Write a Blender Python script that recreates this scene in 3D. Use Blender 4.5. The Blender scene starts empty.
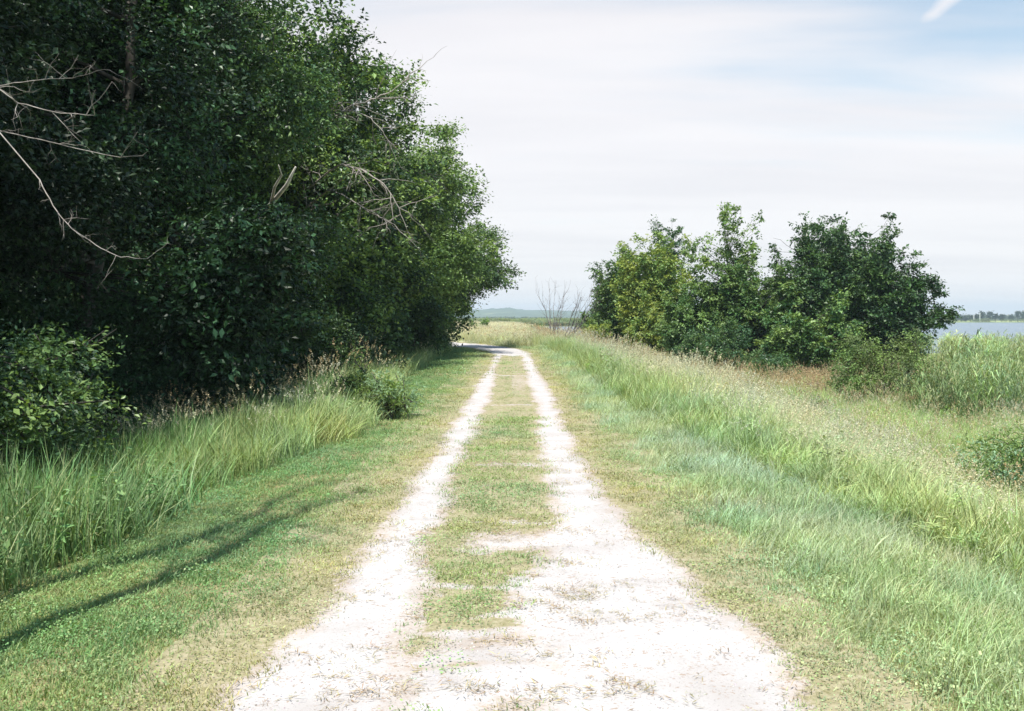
import bpy, math
import numpy as np
from mathutils import Vector
R = np.random.default_rng
SC = bpy.context.scene
COL = SC.collection
CAMZ = 1.8
FPX = 1000.0
HORZ = 318.0

# ------------------------------------------------------------------ helpers
def smooth(a, b, x):
    t = np.clip((x - a) / (b - a), 0, 1)
    return t * t * (3 - 2 * t)

_pr = R(5)
_PERM = _pr.permutation(512)
_PERM = np.concatenate([_PERM, _PERM, _PERM])
_VAL = _pr.random(512)
def vnoise(x, y):
    x = np.asarray(x, float); y = np.asarray(y, float)
    xi = np.floor(x).astype(int); yi = np.floor(y).astype(int)
    xf = x - xi; yf = y - yi
    u = xf * xf * (3 - 2 * xf); v = yf * yf * (3 - 2 * yf)
    def h(a, b): return _VAL[_PERM[(a & 511) + _PERM[b & 511]] & 511]
    return (h(xi, yi) * (1 - u) + h(xi + 1, yi) * u) * (1 - v) + (h(xi, yi + 1) * (1 - u) + h(xi + 1, yi + 1) * u) * v
def fbm(x, y, o=4):
    s = 0; a = .5; t = 0
    for k in range(o):
        s = s + a * vnoise(x * 2 ** k + 17 * k, y * 2 ** k + 31 * k); t += a; a *= .5
    return s / t

def tag(o, label=None, cat=None, group=None, kind=None):
    if label: o['label'] = label
    if cat: o['category'] = cat
    if group: o['group'] = group
    if kind: o['kind'] = kind
    return o
def empty(name, loc, rz=0.0):
    o = bpy.data.objects.new(name, None); COL.objects.link(o)
    o.location = loc; o.rotation_euler = (0, 0, rz); o.empty_display_size = .3
    return o
def mesh_np(name, V, T, mats=(), parent=None, mi=None, smooth_sh=False, attrs=None, quads=None):
    """V (N,3), T (M,3) triangles; attrs: {name:(domain,type,array)}"""
    me = bpy.data.meshes.new(name)
    V = np.ascontiguousarray(V, dtype=np.float32); T = np.ascontiguousarray(T, dtype=np.int32)
    k = T.shape[1]
    me.vertices.add(len(V)); me.vertices.foreach_set('co', V.ravel())
    me.loops.add(len(T) * k); me.loops.foreach_set('vertex_index', T.ravel())
    me.polygons.add(len(T))
    me.polygons.foreach_set('loop_start', np.arange(0, len(T) * k, k, dtype=np.int32))
    me.polygons.foreach_set('loop_total', np.full(len(T), k, dtype=np.int32))
    for m in mats: me.materials.append(m)
    if mi is not None: me.polygons.foreach_set('material_index', np.ascontiguousarray(mi, dtype=np.int32))
    me.polygons.foreach_set('use_smooth', np.full(len(T), bool(smooth_sh)))
    for n, (dom, ty, arr) in (attrs or {}).items():
        a = me.attributes.new(n, ty, dom)
        key = {'FLOAT': 'value', 'INT': 'value', 'FLOAT_VECTOR': 'vector', 'FLOAT_COLOR': 'color'}[ty]
        a.data.foreach_set(key, np.ascontiguousarray(arr, dtype=np.int32 if ty == 'INT' else np.float32).ravel())
    me.update(calc_edges=True)
    o = bpy.data.objects.new(name, me); COL.objects.link(o)
    if parent: o.parent = parent
    return o

# ------------------------------------------------------------------ terrain
def center_x(Y):
    return -np.clip(Y - 47, 0, 400) ** 2 / 125.0
def H(X, Y):
    X = np.asarray(X, float); Y = np.asarray(Y, float)
    right = -1.75 * smooth(2.4, 9.5, X + 0.02 * np.clip(Y - 60, 0, 300))
    left = -0.75 * smooth(-2.4, -7.5, X) * (1 - smooth(56, 75, Y))
    z = right + left
    z = z + (vnoise(X * .25 + 9, Y * .25) - .5) * .16 * smooth(2.2, 6, np.abs(X)) + (vnoise(X * .9, Y * .9) - .5) * .035 * smooth(1.3, 2.2, np.abs(X))
    # low rise of the meadow beyond the bend
    z = z + .25 * smooth(62, 95, Y) * (1 - smooth(3, 10, X)) * smooth(-2.5, 2, X - center_x(Y) - 2)
    # lake basin
    shore_n = 108 + 10 * (vnoise(X * .05, 3.3) - .5) + smooth(13, 5, X + .015 * Y) * 1200
    shore_n = np.minimum(shore_n, 232 + 0.3 * X * 0 + 12 * (vnoise(X * .03, 7.7) - .5))
    shore_f = np.interp(X, [-3000, -40, 30, 120, 300, 3000], [700, 470, 430, 520, 820, 900])
    basin = smooth(-6, 10, Y - shore_n) * (1 - smooth(-12, 12, Y - shore_f))
    z = z * (1 - basin) + (-3.0) * basin
    far = smooth(400, 520, Y)
    z = z * (1 - far * (1 - basin)) + (-1.5) * far * (1 - basin)
    return z

def spaced(lims):
    out = []
    for a, b, n in lims: out.append(np.linspace(a, b, n, endpoint=False))
    return np.concatenate(out + [[lims[-1][1]]])
gx = spaced([(-3500, -500, 14), (-500, -120, 20), (-120, -30, 36), (-30, -10, 50), (-10, 14, 150), (14, 40, 60), (40, 150, 60), (150, 600, 40), (600, 3500, 20)])
gy = spaced([(-60, -6, 14), (-6, 30, 170), (30, 90, 140), (90, 260, 80), (260, 560, 50), (560, 1000, 30), (1000, 5000, 30)])

# ------------------------------------------------------------------ materials
def newmat(name):
    m = bpy.data.materials.new(name); m.use_nodes = True
    nt = m.node_tree; nt.nodes.clear()
    out = nt.nodes.new('ShaderNodeOutputMaterial')
    return m, nt, out
def N(nt, t, **kw):
    n = nt.nodes.new(t)
    for k, v in kw.items():
        if k in n.inputs: n.inputs[k].default_value = v
        else: setattr(n, k, v)
    return n
def ramp(nt, stops, fac=None):
    n = nt.nodes.new('ShaderNodeValToRGB'); cr = n.color_ramp
    while len(cr.elements) < len(stops): cr.elements.new(.5)
    for e, (p, c) in zip(cr.elements, stops):
        e.position = p; e.color = (*c, 1) if len(c) == 3 else c
    if fac is not None: nt.links.new(fac, n.inputs[0])
    return n
def mixc(nt, a, b, fac, mode='MIX'):
    n = nt.nodes.new('ShaderNodeMix'); n.data_type = 'RGBA'; n.blend_type = mode
    for i, v in ((6, a), (7, b), (0, fac)):
        if hasattr(v, 'is_output'): nt.links.new(v, n.inputs[i])
        else: n.inputs[i].default_value = v if i == 0 else (*v, 1)
    return n.outputs[2]

def leafy(name, base=None, transl=.35, rough=.5, spec=.35, vary=.5, inst=False, straw=.42, tr_tint=(1.25, 1.15, .45)):
    """leaf / blade material; colour = base or instancer attribute 'tint', times the 'rnd' attribute of each blade"""
    m, nt, out = newmat(name)
    if inst:
        at = N(nt, 'ShaderNodeAttribute', attribute_type='INSTANCER', attribute_name='tint'); c = at.outputs['Color']
    else:
        rgb = N(nt, 'ShaderNodeRGB'); rgb.outputs[0].default_value = (*base, 1); c = rgb.outputs[0]
    rn = N(nt, 'ShaderNodeAttribute', attribute_type='GEOMETRY', attribute_name='rnd')
    mr = N(nt, 'ShaderNodeMapRange'); nt.links.new(rn.outputs['Fac'], mr.inputs['Value'])
    mr.inputs['To Min'].default_value = 1 - vary; mr.inputs['To Max'].default_value = 1 + vary
    vm = N(nt, 'ShaderNodeVectorMath', operation='SCALE'); nt.links.new(c, vm.inputs[0]); nt.links.new(mr.outputs[0], vm.inputs['Scale'])
    if inst:    # some blades are dry straw
        gt = N(nt, 'ShaderNodeMath', operation='GREATER_THAN'); nt.links.new(rn.outputs['Fac'], gt.inputs[0]); gt.inputs[1].default_value = .86
        ml = N(nt, 'ShaderNodeMath', operation='MULTIPLY'); nt.links.new(gt.outputs[0], ml.inputs[0]); ml.inputs[1].default_value = straw
        dryc = mixc(nt, vm.outputs[0], (.50, .45, .28), ml.outputs[0])
    # slow hue drift between clumps
    geo = N(nt, 'ShaderNodeNewGeometry')
    nz = N(nt, 'ShaderNodeTexNoise', Scale=.55, Detail=2.0); nt.links.new(geo.outputs['Position'], nz.inputs['Vector'])
    rp = ramp(nt, [(.35, (.90, .97, 1.02)), (.65, (1.10, 1.04, .88))], nz.outputs['Fac'])
    col = mixc(nt, dryc if inst else vm.outputs[0], rp.outputs[0], 1.0, 'MULTIPLY')
    p = N(nt, 'ShaderNodeBsdfPrincipled', Roughness=rough); p.inputs['Specular IOR Level'].default_value = spec
    nt.links.new(col, p.inputs['Base Color'])
    t = N(nt, 'ShaderNodeBsdfTranslucent')
    tc = mixc(nt, col, tr_tint, 1.0, 'MULTIPLY'); nt.links.new(tc, t.inputs['Color'])
    mx = N(nt, 'ShaderNodeMixShader'); mx.inputs[0].default_value = transl
    nt.links.new(p.outputs[0], mx.inputs[1]); nt.links.new(t.outputs[0], mx.inputs[2]); nt.links.new(mx.outputs[0], out.inputs[0])
    return m

def bark(name, c1, c2, scale=6):
    m, nt, out = newmat(name)
    tc = N(nt, 'ShaderNodeTexCoord'); mp = N(nt, 'ShaderNodeMapping'); mp.inputs['Scale'].default_value = (1, 1, .25)
    nt.links.new(tc.outputs['Object'], mp.inputs['Vector'])
    nz = N(nt, 'ShaderNodeTexNoise', Scale=scale, Detail=6.0); nt.links.new(mp.outputs[0], nz.inputs['Vector'])
    rp = ramp(nt, [(.3, c1), (.7, c2)], nz.outputs['Fac'])
    p = N(nt, 'ShaderNodeBsdfPrincipled', Roughness=.9); nt.links.new(rp.outputs[0], p.inputs['Base Color'])
    b = N(nt, 'ShaderNodeBump', Strength=.6, Distance=.03); nt.links.new(nz.outputs['Fac'], b.inputs['Height']); nt.links.new(b.outputs[0], p.inputs['Normal'])
    nt.links.new(p.outputs[0], out.inputs[0]); return m

BARK = bark('bark_brown', (.028, .025, .02), (.085, .075, .062))
BARK_PALE = bark('bark_pale', (.3, .28, .24), (.62, .6, .55))
DEADWOOD = bark('dead_wood', (.15, .13, .115), (.40, .37, .34), 12)
DEADGREY = bark('weathered_twigs', (.10, .085, .085), (.22, .2, .2), 12)

# ground
gm, nt, out = newmat('ground_soil')
geo = N(nt, 'ShaderNodeNewGeometry')
n1 = N(nt, 'ShaderNodeTexNoise', Scale=.35, Detail=6.0); nt.links.new(geo.outputs['Position'], n1.inputs['Vector'])
n2 = N(nt, 'ShaderNodeTexNoise', Scale=14.0, Detail=5.0); nt.links.new(geo.outputs['Position'], n2.inputs['Vector'])
r1 = ramp(nt, [(.3, (.14, .19, .065)), (.55, (.21, .24, .10)), (.75, (.32, .29, .16))], n1.outputs['Fac'])
r2 = ramp(nt, [(.3, (.55, .55, .55)), (.7, (1.25, 1.2, 1.1))], n2.outputs['Fac'])
near = mixc(nt, r1.outputs[0], r2.outputs[0], 1.0, 'MULTIPLY')
za = N(nt, 'ShaderNodeAttribute', attribute_type='GEOMETRY', attribute_name='zone')
c = mixc(nt, near, za.outputs['Color'], 1.0, 'MIX')
lk = [l for l in nt.links if l.to_node.type == 'MIX' and l.from_node == za][0]
mixn = lk.to_node; nt.links.new(za.outputs['Alpha'], mixn.inputs[0])
c = mixc(nt, c, r2.outputs[0], .6, 'MULTIPLY')
p = N(nt, 'ShaderNodeBsdfPrincipled', Roughness=1.0); p.inputs['Specular IOR Level'].default_value = .1
nt.links.new(c, p.inputs['Base Color'])
b = N(nt, 'ShaderNodeBump', Strength=.5, Distance=.04); nt.links.new(n2.outputs['Fac'], b.inputs['Height']); nt.links.new(b.outputs[0], p.inputs['Normal'])
nt.links.new(p.outputs[0], out.inputs[0])

GX, GY = np.meshgrid(gx, gy)
GZ = H(GX, GY)
V = np.stack([GX.ravel(), GY.ravel(), GZ.ravel()], 1)
nx, ny = len(gx), len(gy)
ii = (np.arange(ny - 1)[:, None] * nx + np.arange(nx - 1)[None]).ravel()
Q = np.stack([ii, ii + 1, ii + nx + 1, ii + nx], 1)
# zone colour (what grows there, painted shade under the wood) and how strongly it replaces the soil mix
zx, zy = V[:, 0], V[:, 1]
zc = np.zeros((len(V), 4), np.float32)
def zone(mask, colr):
    global zc
    m = np.clip(mask, 0, 1)[:, None]
    new = np.concatenate([np.broadcast_to(np.array(colr), (len(V), 3)), np.ones((len(V), 1))], 1)
    zc = zc * (1 - m) + new * m
zone((np.abs(zx - center_x(zy)) < 2.6) * 1.0 * (zy < 80), (.30, .27, .15))
zone(smooth(-4.5, -7, zx) * (zy < 75), (.03, .032, .018))  # floor of the wood coloured near black, shade under the trees painted in
zone(smooth(60, 75, zy) * (zx < 12), (.42, .43, .27))
zone(smooth(6, 9, zx) * (zy < 70) * 1.0, (.24, .27, .11))
zone(smooth(60, 80, zy) * (zx > 10), (.24, .30, .12))
zone(smooth(380, 420, zy), (.22, .29, .12))
zone(smooth(380, 420, zy) * smooth(.45, .6, vnoise(zx * .01, zy * .004)), (.38, .42, .19))
ground = mesh_np('ground', V, Q, [gm], smooth_sh=True, attrs={'zone': ('POINT', 'FLOAT_COLOR', zc)})
tag(ground, 'grassy embankment and marsh ground running to the horizon', 'ground', kind='structure')

# water
wm, nt, out = newmat('lake_water')
geo = N(nt, 'ShaderNodeNewGeometry')
nz = N(nt, 'ShaderNodeTexNoise', Scale=.9, Detail=4.0); nt.links.new(geo.outputs['Position'], nz.inputs['Vector'])
p = N(nt, 'ShaderNodeBsdfPrincipled', Roughness=.22, IOR=1.33); p.inputs['Base Color'].default_value = (.09, .15, .20, 1)
b = N(nt, 'ShaderNodeBump', Strength=.8, Distance=.25); nt.links.new(nz.outputs['Fac'], b.inputs['Height']); nt.links.new(b.outputs[0], p.inputs['Normal'])
nt.links.new(p.outputs[0], out.inputs[0])
wx = np.array([-3000, 3000.]); wy = np.array([95, 1100.])
V = np.array([[-3000, 95, -1.9], [3000, 95, -1.9], [3000, 1100, -1.9], [-3000, 1100, -1.9]])
tag(mesh_np('lake_water', V, [[0, 1, 2, 3]], [wm]), 'grey blue lake water beyond the reeds', 'water', kind='structure')

# ------------------------------------------------------------------ gravel path (ruts)
PY = [2, 4.84, 5.6, 6.4, 7.45, 8.9, 11.1, 13.6, 17.6, 21.9, 29, 38, 45, 56, 60, 66, 80]
RL0 = [-1.45, -1.36, -1.24, -1.13, -1.16, -1.13, -1.08, -1.02, -.97, -.92, -.9, -.85, -.84, -.85, -.95, -1.2, -1.4]
RL1 = [-.50, -.50, -.50, -.52, -.62, -.60, -.63, -.60, -.56, -.55, -.52, -.52, -.52, -.30, -.1, .0, 0]
RR0 = [.20, .15, .05, .0, .20, .34, .40, .38, .46, .53, .5, .5, .48, .40, .2, .1, 0]
RR1 = [1.5, 1.40, 1.35, 1.24, 1.14, .99, .88, .86, .90, .93, .85, .82, .88, 1.0, 1.0, 1.1, 1.2]
def rut_field(X, Y):
    """>0 inside bare gravel, in metres from the edge (roughly)"""
    x = X - center_x(Y)
    n = (fbm(X * 1.6, Y * 1.1, 4) - .5) * .30 + (vnoise(X * 9, Y * 5) - .5) * .10
    l = np.minimum(x - np.interp(Y, PY, RL0), np.interp(Y, PY, RL1) - x)
    r = np.minimum(x - np.interp(Y, PY, RR0), np.interp(Y, PY, RR1) - x)
    f = np.maximum(l, r) + n
    # worn patches: thin cross strips, and the bare centre near the camera
    soft = smooth(.30, .80, np.abs(x)) * .35
    near_w = smooth(9.0, 7.3, Y)
    cstr = near_w * .26 - .10 + (fbm(X * 2.0 + 40, Y * 4.2, 4) - .5) * .5 * near_w
    for yy, hw, x0, x1, am in ((7.25, .22, -.62, .10, .7), (6.8, .12, -.55, -.05, .55), (6.35, .14, -.66, -.02, .7), (6.02, .08, -.50, -.1, .5), (5.75, .08, -.66, .05, .55), (5.1, .06, -.5, .3, .18)):
        yw = np.exp(-((Y - yy + .3 * (fbm(X * 2.1, yy + 0 * Y) - .5)) / hw) ** 2) * smooth(x0 - .1, x0 + .1, x) * smooth(x1 + .12, x1 - .12, x)
        cstr = cstr - am * yw
    for yy, ww in ((8.7, .03), (12.15, .05), (10.6, -.03), (20.5, .02), (31, .08)):
        cstr = np.maximum(cstr, ww - np.abs(Y - yy + .25 * (fbm(X * 1.7, yy + 0 * Y) - .5)) + (fbm(X * 5, Y * 9) - .5) * .5)
    cstr = np.where(np.abs(x) < 1.0, cstr - soft, -1)
    f = np.maximum(f, cstr)
    f = np.maximum(f, .95 - np.abs(x) - 2.2 * np.abs(np.clip(np.abs(Y - 53.5) - 3.5, 0, 9)) * .12 + (fbm(X * 3, Y) - .5) * .5)
    f = f + .07 * smooth(20, 30, Y) + .04 * smooth(14, 8, Y) * (np.abs(x) > .8) + .05 * smooth(10, 13, Y) * smooth(34, 26, Y)
    # left rut fades out in the middle distance
    fade = smooth(19, 25, Y) * (1 - smooth(46, 52, Y)) * .05 * (x < 0)
    return f - fade + smooth(50, 58, Y) * .22
pm, nt, out = newmat('crushed_limestone')
geo = N(nt, 'ShaderNodeNewGeometry')
n1 = N(nt, 'ShaderNodeTexNoise', Scale=1.6, Detail=5.0); nt.links.new(geo.outputs['Position'], n1.inputs['Vector'])
n2 = N(nt, 'ShaderNodeTexNoise', Scale=60.0, Detail=4.0, Roughness=.7); nt.links.new(geo.outputs['Position'], n2.inputs['Vector'])
n3 = N(nt, 'ShaderNodeTexVoronoi', Scale=26.0); nt.links.new(geo.outputs['Position'], n3.inputs['Vector'])
r1 = ramp(nt, [(.3, (.41, .387, .377)), (.6, (.50, .485, .487))], n1.outputs['Fac'])
r2 = ramp(nt, [(.25, (.62, .58, .55)), (.45, (1, 1, 1))], n2.outputs['Fac'])
r3 = ramp(nt, [(.04, (.62, .6, .58)), (.11, (1, 1, 1))], n3.outputs['Distance'])
c = mixc(nt, r1.outputs[0], r2.outputs[0], .8, 'MULTIPLY'); c = mixc(nt, c, r3.outputs[0], .35, 'MULTIPLY')
ea = N(nt, 'ShaderNodeAttribute', attribute_type='GEOMETRY', attribute_name='edge')
n4 = N(nt, 'ShaderNodeTexNoise', Scale=16.0, Detail=6.0, Roughness=.7); nt.links.new(geo.outputs['Position'], n4.inputs['Vector'])
n5 = N(nt, 'ShaderNodeTexNoise', Scale=38.0, Detail=5.0, Roughness=.6); nt.links.new(geo.outputs['Position'], n5.inputs['Vector'])
n6 = N(nt, 'ShaderNodeTexNoise', Scale=2.3, Detail=3.0); nt.links.new(geo.outputs['Position'], n6.inputs['Vector'])
def MM(op, a, b):
    q = nt.nodes.new('ShaderNodeMath'); q.operation = op
    for i, v in enumerate((a, b)):
        if hasattr(v, 'is_output'): nt.links.new(v, q.inputs[i])
        else: q.inputs[i].default_value = v
    return q.outputs[0]
e_ = MM('ADD', ea.outputs['Fac'], MM('MULTIPLY', MM('SUBTRACT', n4.outputs['Fac'], .5), .34))
er = N(nt, 'ShaderNodeMapRange'); nt.links.new(e_, er.inputs['Value']); er.inputs['From Min'].default_value = -.03; er.inputs['From Max'].default_value = .03
soil = ramp(nt, [(.35, (.24, .22, .12)), (.6, (.38, .34, .23)), (.8, (.28, .30, .15))], n4.outputs['Fac'])
# dry litter: little brown flecks lying in loose drifts
lit = MM('MULTIPLY', MM('GREATER_THAN', n5.outputs['Fac'], .60), MM('GREATER_THAN', MM('ADD', n6.outputs['Fac'], MM('MULTIPLY', n4.outputs['Fac'], .5)), .735))
c = mixc(nt, c, (.33, .26, .21), MM('MULTIPLY', lit, .85))
tanr = ramp(nt, [(0, (.90, .80, .70)), (1, (1, 1, 1))]); nt.links.new(MM('MULTIPLY', e_, 6.0), tanr.inputs[0])
c = mixc(nt, c, tanr.outputs[0], 1.0, 'MULTIPLY')
c = mixc(nt, soil.outputs[0], c, er.outputs[0])
p = N(nt, 'ShaderNodeBsdfPrincipled', Roughness=1.0); p.inputs['Specular IOR Level'].default_value = .1
nt.links.new(c, p.inputs['Base Color'])
b = N(nt, 'ShaderNodeBump', Strength=.5, Distance=.012); nt.links.new(n2.outputs['Fac'], b.inputs['Height']); nt.links.new(b.outputs[0], p.inputs['Normal'])
nt.links.new(p.outputs[0], out.inputs[0])
def path_mesh():
    ys = np.concatenate([np.arange(1.0, 10, .04), np.arange(10, 30, .09), np.arange(30, 78, .2)])
    xs = np.arange(-1.95, 1.96, .04)
    Xr, Yr = np.meshgrid(xs, ys); X = Xr + center_x(Yr); Y = Yr
    f = rut_field(X, Y)
    Z = H(X, Y) + .012
    n, m = X.shape
    idx = (np.arange(n - 1)[:, None] * m + np.arange(m - 1)[None])
    ok = (np.minimum(np.abs(Xr), 9)[:-1, :-1] < 1.9)
    i = idx[ok]
    Q = np.stack([i, i + 1, i + m + 1, i + m], 1)
    V = np.stack([X.ravel(), Y.ravel(), Z.ravel()], 1)
    used = np.unique(Q); mp = np.zeros(len(V), int); mp[used] = np.arange(len(used))
    o = mesh_np('gravel_path', V[used], mp[Q], [pm], smooth_sh=True, attrs={'edge': ('POINT', 'FLOAT', f.ravel()[used])})
    tag(o, 'white crushed limestone in two wheel ruts of the path', 'path', kind='structure')
path_mesh()

# ------------------------------------------------------------------ blade / leaf builders
def blades(rng, n, rad, h0, h1, w, lean=(.2, .6), seg=3, droop=1.0, spread_pow=.5):
    """returns V,T,rnd : n curved blades"""
    a = rng.random(n) * 2 * np.pi; r = rad * rng.random(n) ** spread_pow
    base = np.stack([r * np.cos(a), r * np.sin(a), np.zeros(n) - .01], 1)
    h = h0 + (h1 - h0) * rng.random(n); az = rng.random(n) * 2 * np.pi
    ln = lean[0] + (lean[1] - lean[0]) * rng.random(n)
    d = np.stack([np.cos(az), np.sin(az), 0 * az], 1)
    s = np.stack([-np.sin(az + .6), np.cos(az + .6), 0 * az], 1)
    wv = w * (.6 + .8 * rng.random(n))
    Vs = []
    for k in range(seg + 1):
        t = k / seg
        c = base + d * (h * ln * t ** 1.8)[:, None] + np.array([0, 0, 1.]) * (h * (t - .35 * droop * ln * t ** 2.2))[:, None]
        if k < seg:
            ww = wv * (1 - t ** 2 * .8)
            Vs += [c - s * ww[:, None] * .5, c + s * ww[:, None] * .5]
        else: Vs.append(c)
    nv = 2 * seg + 1
    V = np.stack(Vs, 1).reshape(-1, 3)
    T = []
    for k in range(seg - 1):
        T += [(2 * k, 2 * k + 1, 2 * k + 3), (2 * k, 2 * k + 3, 2 * k + 2)]
    T.append((2 * seg - 2, 2 * seg - 1, 2 * seg))
    T = (np.arange(n)[:, None, None] * nv + np.array(T)[None]).reshape(-1, 3)
    rnd = np.repeat(rng.random(n), nv)
    tips = np.stack(Vs, 1)[:, -1]
    return V, T, rnd, tips, d
def leaves(rng, pos, nrm, dirn, size, wid=.55, fold=.12):
    n = len(pos)
    dirn = dirn - nrm * (dirn * nrm).sum(1)[:, None]
    dirn /= np.linalg.norm(dirn, axis=1)[:, None] + 1e-9
    side = np.cross(nrm, dirn)
    s = size[:, None]
    V = np.stack([pos, pos + dirn * s * .45 + side * s * wid * .5 + nrm * s * fold,
                  pos + dirn * s, pos + dirn * s * .45 - side * s * wid * .5 + nrm * s * fold], 1).reshape(-1, 3)
    T = (np.arange(n)[:, None, None] * 4 + np.array([(0, 1, 2), (0, 2, 3)])[None]).reshape(-1, 3)
    return V, T, np.repeat(rng.random(n), 4)
def unit(v): return v / (np.linalg.norm(v, axis=-1, keepdims=True) + 1e-9)
def seedheads(rng, tips, d, L, w):
    """slim nodding spindle made of short bristly facets at each tip"""
    n = len(tips); m = 14
    t = rng.random((n, m)); az = rng.random((n, m)) * 6.28
    ax = unit(d * .5 + np.array([0, 0, 1.]))
    pos = tips[:, None] + ax[:, None] * (t * L - .02)[:, :, None]
    out_ = np.stack([np.cos(az), np.sin(az), .9 + 0 * az], -1)
    pos = pos.reshape(-1, 3); out_ = unit(out_.reshape(-1, 3))
    return leaves(rng, pos, unit(np.cross(out_, rng.normal(size=pos.shape))), out_, w * (1.5 + rng.random(len(pos))) * np.repeat(1 - .5 * np.abs(t * 2 - 1), 1).ravel(), .5, 0)
class Bag:
    def __init__(s): s.V = []; s.T = []; s.r = []; s.m = []; s.n = 0
    def add(s, V, T, r=None, mi=0):
        s.V.append(V); s.T.append(np.asarray(T) + s.n); s.n += len(V)
        s.r.append(np.full(len(V), .5) if r is None else r); s.m.append(np.full(len(T), mi)); return s
    def get(s): return np.concatenate(s.V), np.concatenate(s.T), np.concatenate(s.r), np.concatenate(s.m)
def tube(bag, pts, rad, mi=0, sides=6):
    pts = np.asarray(pts, float); n = len(pts)
    tg = unit(np.gradient(pts, axis=0)); ref = np.array([.31, .27, .91])
    u = unit(np.cross(tg, ref)); v = np.cross(tg, u)
    a = np.arange(sides) * 2 * np.pi / sides
    V = pts[:, None] + (np.cos(a)[None, :, None] * u[:, None] + np.sin(a)[None, :, None] * v[:, None]) * np.asarray(rad)[:, None, None]
    T = []
    for i in range(n - 1):
        for j in range(sides):
            p0 = i * sides + j; p1 = i * sides + (j + 1) % sides
            T += [(p0, p1, p1 + sides), (p0, p1 + sides, p0 + sides)]
    for j in range(1, sides - 1): T.append(((n - 1) * sides, (n - 1) * sides + j, (n - 1) * sides + j + 1))
    bag.add(V.reshape(-1, 3), np.array(T), None, mi)
def limb(rng, a, b, n=6, wob=.08, sag=0.0):
    a = np.asarray(a, float); b = np.asarray(b, float); L = np.linalg.norm(b - a)
    t = np.linspace(0, 1, n)[:, None]
    w = np.cumsum(rng.normal(size=(n, 3)), 0) * wob * L / n; w -= w[0]; w -= t * w[-1]
    return a + (b - a) * t + w + np.array([0, 0, 1.]) * (np.sin(t * np.pi) * sag * L)

# ------------------------------------------------------------------ scatter (geometry nodes; one object)
def scatter(name, protos, pts, pk, rot, scl, tint, mats, label, cat):
    b = Bag(); kinds = []
    for k, (V, T, r, m) in enumerate(protos):
        b.add(V, T, r); b.m[-1] = m; kinds.append(np.full(len(V), k + 1))
    V, T, r, m = b.get(); n = len(pts)
    nv = len(V)
    VV = np.concatenate([V, pts]); kinds = np.concatenate(kinds + [np.zeros(n)])
    def pad(a, w): return np.concatenate([np.zeros((nv, w)), a])
    o = mesh_np(name, VV, T, mats, mi=m, attrs={
        'part_kind': ('POINT', 'INT', kinds), 'pick': ('POINT', 'INT', np.concatenate([np.zeros(nv), pk + 1])),
        'turn': ('POINT', 'FLOAT_VECTOR', pad(rot, 3)), 'size': ('POINT', 'FLOAT_VECTOR', pad(scl, 3)),
        'tint': ('POINT', 'FLOAT_VECTOR', pad(tint, 3)), 'rnd': ('POINT', 'FLOAT', np.concatenate([r, np.zeros(n)]))})
    ng = bpy.data.node_groups.new(name, 'GeometryNodeTree')
    ng.interface.new_socket('Geometry', in_out='INPUT', socket_type='NodeSocketGeometry')
    ng.interface.new_socket('Geometry', in_out='OUTPUT', socket_type='NodeSocketGeometry')
    L = ng.links
    gi = ng.nodes.new('NodeGroupInput'); go = ng.nodes.new('NodeGroupOutput')
    def nattr(nm, ty):
        a = ng.nodes.new('GeometryNodeInputNamedAttribute'); a.data_type = ty; a.inputs[0].default_value = nm; return a.outputs[0]
    def eq(sock, v):
        c = ng.nodes.new('FunctionNodeCompare'); c.data_type = 'INT'; c.operation = 'EQUAL'
        L.new(sock, c.inputs[2]); c.inputs[3].default_value = v; return c.outputs[0]
    def sep(geo_, sel):
        s = ng.nodes.new('GeometryNodeSeparateGeometry'); s.domain = 'POINT'
        L.new(geo_, s.inputs[0]); L.new(sel, s.inputs[1]); return s.outputs[0]
    kd = nattr('part_kind', 'INT'); pkk = nattr('pick', 'INT'); tn = nattr('turn', 'FLOAT_VECTOR'); sz = nattr('size', 'FLOAT_VECTOR')
    e2r = ng.nodes.new('FunctionNodeEulerToRotation'); L.new(tn, e2r.inputs[0])
    jn = ng.nodes.new('GeometryNodeJoinGeometry')
    for k in range(len(protos)):
        inst = sep(gi.outputs[0], eq(kd, k + 1)); pp = sep(gi.outputs[0], eq(pkk, k + 1))
        ip = ng.nodes.new('GeometryNodeInstanceOnPoints')
        L.new(pp, ip.inputs['Points']); L.new(inst, ip.inputs['Instance']); L.new(e2r.outputs[0], ip.inputs['Rotation']); L.new(sz, ip.inputs['Scale'])
        L.new(ip.outputs[0], jn.inputs[0])
    L.new(jn.outputs[0], go.inputs[0])
    md = o.modifiers.new('scatter', 'NODES'); md.node_group = ng
    tag(o, label, cat, kind='stuff')
    return o
def band_points(rng, x0, x1, bands, keep):
    """uniform points per band (y0,y1,density), kept with probability keep(X,Y)"""
    P = []; S = []
    for (y0, y1, dens, sc) in bands:
        n = int((x1 - x0) * (y1 - y0) * dens)
        X = x0 + (x1 - x0) * rng.random(n); Y = y0 + (y1 - y0) * rng.random(n)
        k = rng.random(n) < keep(X, Y)
        P.append(np.stack([X[k], Y[k]], 1)); S.append(np.full(k.sum(), sc))
    P = np.concatenate(P); S = np.concatenate(S)
    return P[:, 0], P[:, 1], S
def tints(rng, n, cols, w, jit=.18):
    """weighted mix of colours; w (n,k)"""
    w = w / w.sum(1, keepdims=True)
    c = w @ np.array(cols)
    return c * (1 + jit * rng.normal(size=(n, 1))).clip(.5, 1.6) * (1 + .06 * rng.normal(size=(n, 3)))
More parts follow.
